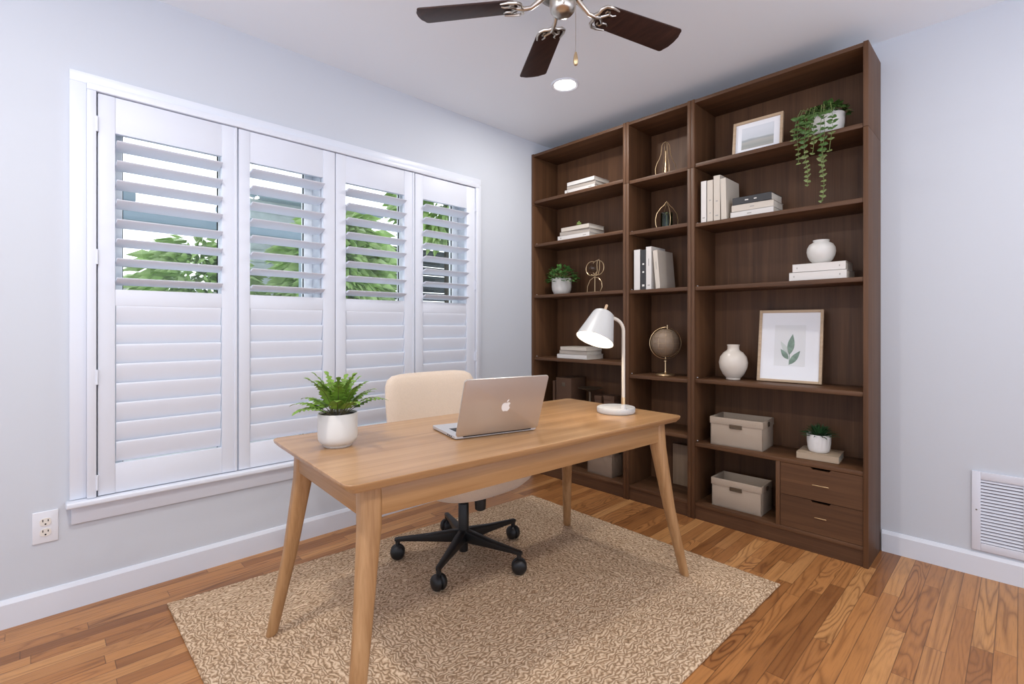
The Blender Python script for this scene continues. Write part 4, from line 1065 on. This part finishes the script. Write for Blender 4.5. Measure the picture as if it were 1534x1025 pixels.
# ------------------------------------------------------------------ storage boxes
def storage_box(label, loc, W, D, H, rz=0.0, lidded=False, mat='linen'):
    t = thing('storage_box', label, 'storage box', loc, rz, 'linen storage boxes in the bookcases')
    k = 0.005; b = MB()
    b.box(0, 0, 0, W, D, k); b.box(0, 0, 0, W, k, H-0.004, 0.0012); b.box(0, D-k, 0, W, D, H-0.004, 0.0012); b.box(0, 0, 0, k, D, H-0.004, 0.0012); b.box(W-k, 0, 0, W, D, H-0.004, 0.0012)
    b.build('body', mat, t)
    band = H*0.24; e = 0.003; r = MB()
    r.box(-e, -e, H-band, W+e, 0.002, H, 0.0012); r.box(-e, D-0.002, H-band, W+e, D+e, H, 0.0012)
    r.box(-e, 0, H-band, 0.002, D, H, 0.0012); r.box(W-0.002, 0, H-band, W+e, D, H, 0.0012)
    if lidded: r.box(-e, -e, H-0.003, W+e, D+e, H, 0.001)
    r.build('rim_band', mat, t)
    c, z_ = W*0.5, H-band-0.006; hw = 0.033
    h = MB()
    h.box(c-hw, -e-0.003, z_-0.011, c+hw, 0, z_-0.008, 0.0008); h.box(c-hw, -e-0.003, z_+0.008, c+hw, 0, z_+0.011, 0.0008)
    h.box(c-hw, -e-0.003, z_-0.011, c-hw+0.003, 0, z_+0.011, 0.0008); h.box(c+hw-0.003, -e-0.003, z_-0.011, c+hw, 0, z_+0.011, 0.0008)
    h.box(c-hw+0.002, -0.0016, z_-0.009, c+hw-0.002, 0.0, z_+0.009)
    h.build('label_holder', 'bronze', t)['label'] = 'dark bronze label holder'
    g = MB(); zc = H-band*0.62; yc = D*0.5
    g.tube([(W+e+0.001, yc-0.018, zc-0.004), (W+e+0.001, yc-0.010, zc-0.011), (W+e+0.001, yc+0.010, zc-0.011), (W+e+0.001, yc+0.018, zc-0.004), (W+e+0.001, yc+0.018, zc+0.004), (W+e+0.001, yc+0.010, zc+0.011), (W+e+0.001, yc-0.010, zc+0.011), (W+e+0.001, yc-0.018, zc+0.004)], 0.0022, 6, closed=True)
    g.box(W+e-0.001, yc-0.016, zc-0.009, W+e+0.0006, yc+0.016, zc+0.009)
    g.build('side_handle', 'bronze', t)
storage_box('open linen storage box on the shelf above, beside the spiky plant', (1.385, YF+0.040, 0.444+EPS), 0.278, 0.195, 0.158, R(3))
storage_box('open linen storage box on the bottom shelf beside the drawers', (1.390, YF+0.046, 0.095+EPS), 0.268, 0.165, 0.158, R(1))
storage_box('closed linen box, tinted taupe for shade, on the bottom shelf of the corner bookcase behind the desk', (0.500, YF+0.050, 0.095+EPS), 0.212, 0.17, 0.190, R(-2), True, 'shaded_linen')
t = tag(MB().box(0, 0, 0, 0.205, 0.022, 0.262, 0.003).build('wooden_board', 'board_wood'), 'light brown wooden board standing at the bottom of the middle bookcase', 'board')
t.location = (1.048, YF+0.235, 0.095+EPS)

# things in the dark corner shelf behind the laptop
z = 0.480+EPS
def small_box(name, label, x, y, w_, d, h, mat, grp):
    t = thing(name, label, 'box', (x, y, z), 0, grp)
    MB().box(0, 0, 0, w_, d, h*0.8, 0.0015).build('body', mat, t)
    MB().box(-0.002, -0.002, h*0.8, w_+0.002, d+0.002, h, 0.0015).build('lid', mat, t)
book('dark brown upright book standing beside the brown file box', (0.140, YF+0.09, z), (0.026, 0.15, 0.225), 'cover_brown', upright=True)
t = thing('file_box', 'tall brown file box in the dark shelf behind the laptop', 'file box', (0.178, YF+0.085, z))
MB().box(0, 0, 0, 0.145, 0.17, 0.255, 0.003).build('body', 'cover_brown', t)
m = MB()
m.box(0.058, -0.0008, 0.19, 0.088, 0.001, 0.22, 0.0004); m.build('label_holder', 'bronze', t)
t = thing('footed_dish', 'dark bronze footed dish in the shelf behind the lamp', 'dish', (0.455, YF+0.14, z))
MB().lathe([(0, 0), (0.04, 0), (0.042, 0.004), (0.012, 0.012), (0.008, 0.03), (0.010, 0.165), (0.03, 0.175), (0.085, 0.190), (0.088, 0.194), (0.084, 0.195), (0.03, 0.184), (0, 0.182)], 36).build('dish', 'bronze', t)
small_box('trinket_box', 'small dark brown box beside the footed dish', 0.525, YF+0.10, 0.055, 0.07, 0.150, 'cover_brown', 'small boxes behind the lamp')
small_box('trinket_box', 'wider brown box beside the lamp stem in the corner bookcase', 0.612, YF+0.085, 0.085, 0.08, 0.160, 'cover_brown', 'small boxes behind the lamp')

# ------------------------------------------------------------------ light, camera
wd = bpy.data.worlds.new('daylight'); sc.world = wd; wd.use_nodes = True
wn_ = wd.node_tree.nodes; wl_ = wd.node_tree.links
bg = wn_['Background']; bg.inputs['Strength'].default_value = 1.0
# overcast sky above, extra glow added below the horizon to lift the ceiling
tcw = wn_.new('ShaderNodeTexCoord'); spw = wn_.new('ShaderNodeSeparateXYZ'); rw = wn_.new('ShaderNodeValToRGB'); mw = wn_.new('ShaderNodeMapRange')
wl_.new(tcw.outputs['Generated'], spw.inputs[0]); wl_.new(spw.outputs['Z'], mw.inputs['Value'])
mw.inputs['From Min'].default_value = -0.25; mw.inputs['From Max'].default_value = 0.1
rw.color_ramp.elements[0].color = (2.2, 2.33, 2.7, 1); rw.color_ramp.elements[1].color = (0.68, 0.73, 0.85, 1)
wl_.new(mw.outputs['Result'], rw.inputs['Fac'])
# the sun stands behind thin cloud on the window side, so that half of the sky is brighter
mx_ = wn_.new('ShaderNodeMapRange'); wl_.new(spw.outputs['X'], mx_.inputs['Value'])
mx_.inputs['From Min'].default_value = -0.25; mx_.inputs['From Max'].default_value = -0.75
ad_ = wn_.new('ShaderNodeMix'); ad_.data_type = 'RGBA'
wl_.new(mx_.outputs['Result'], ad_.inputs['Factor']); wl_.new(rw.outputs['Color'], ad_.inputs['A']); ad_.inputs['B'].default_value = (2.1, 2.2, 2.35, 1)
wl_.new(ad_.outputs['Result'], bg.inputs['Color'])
cam = bpy.data.cameras.new('camera'); co = bpy.data.objects.new('camera', cam); COL.objects.link(co)
co.location = (2.63, 0.0, 1.12); co.rotation_euler = (R(90), 0, R(45.79))
cam.sensor_fit = 'HORIZONTAL'; cam.sensor_width = 36.0; cam.lens = 741.5/1534*36
cam.shift_y = -(512.5-488.85)/1534; cam.clip_start = 0.01
sc.camera = co
sc.view_settings.view_transform = 'Standard'; sc.view_settings.look = 'None'
sc.view_settings.gamma = 1.0; sc.view_settings.use_curve_mapping = False
sc.view_settings.exposure = 0.25
sc.cycles.use_denoising = True
sc.cycles.max_bounces = 10; sc.cycles.diffuse_bounces = 6; sc.cycles.transparent_max_bounces = 16
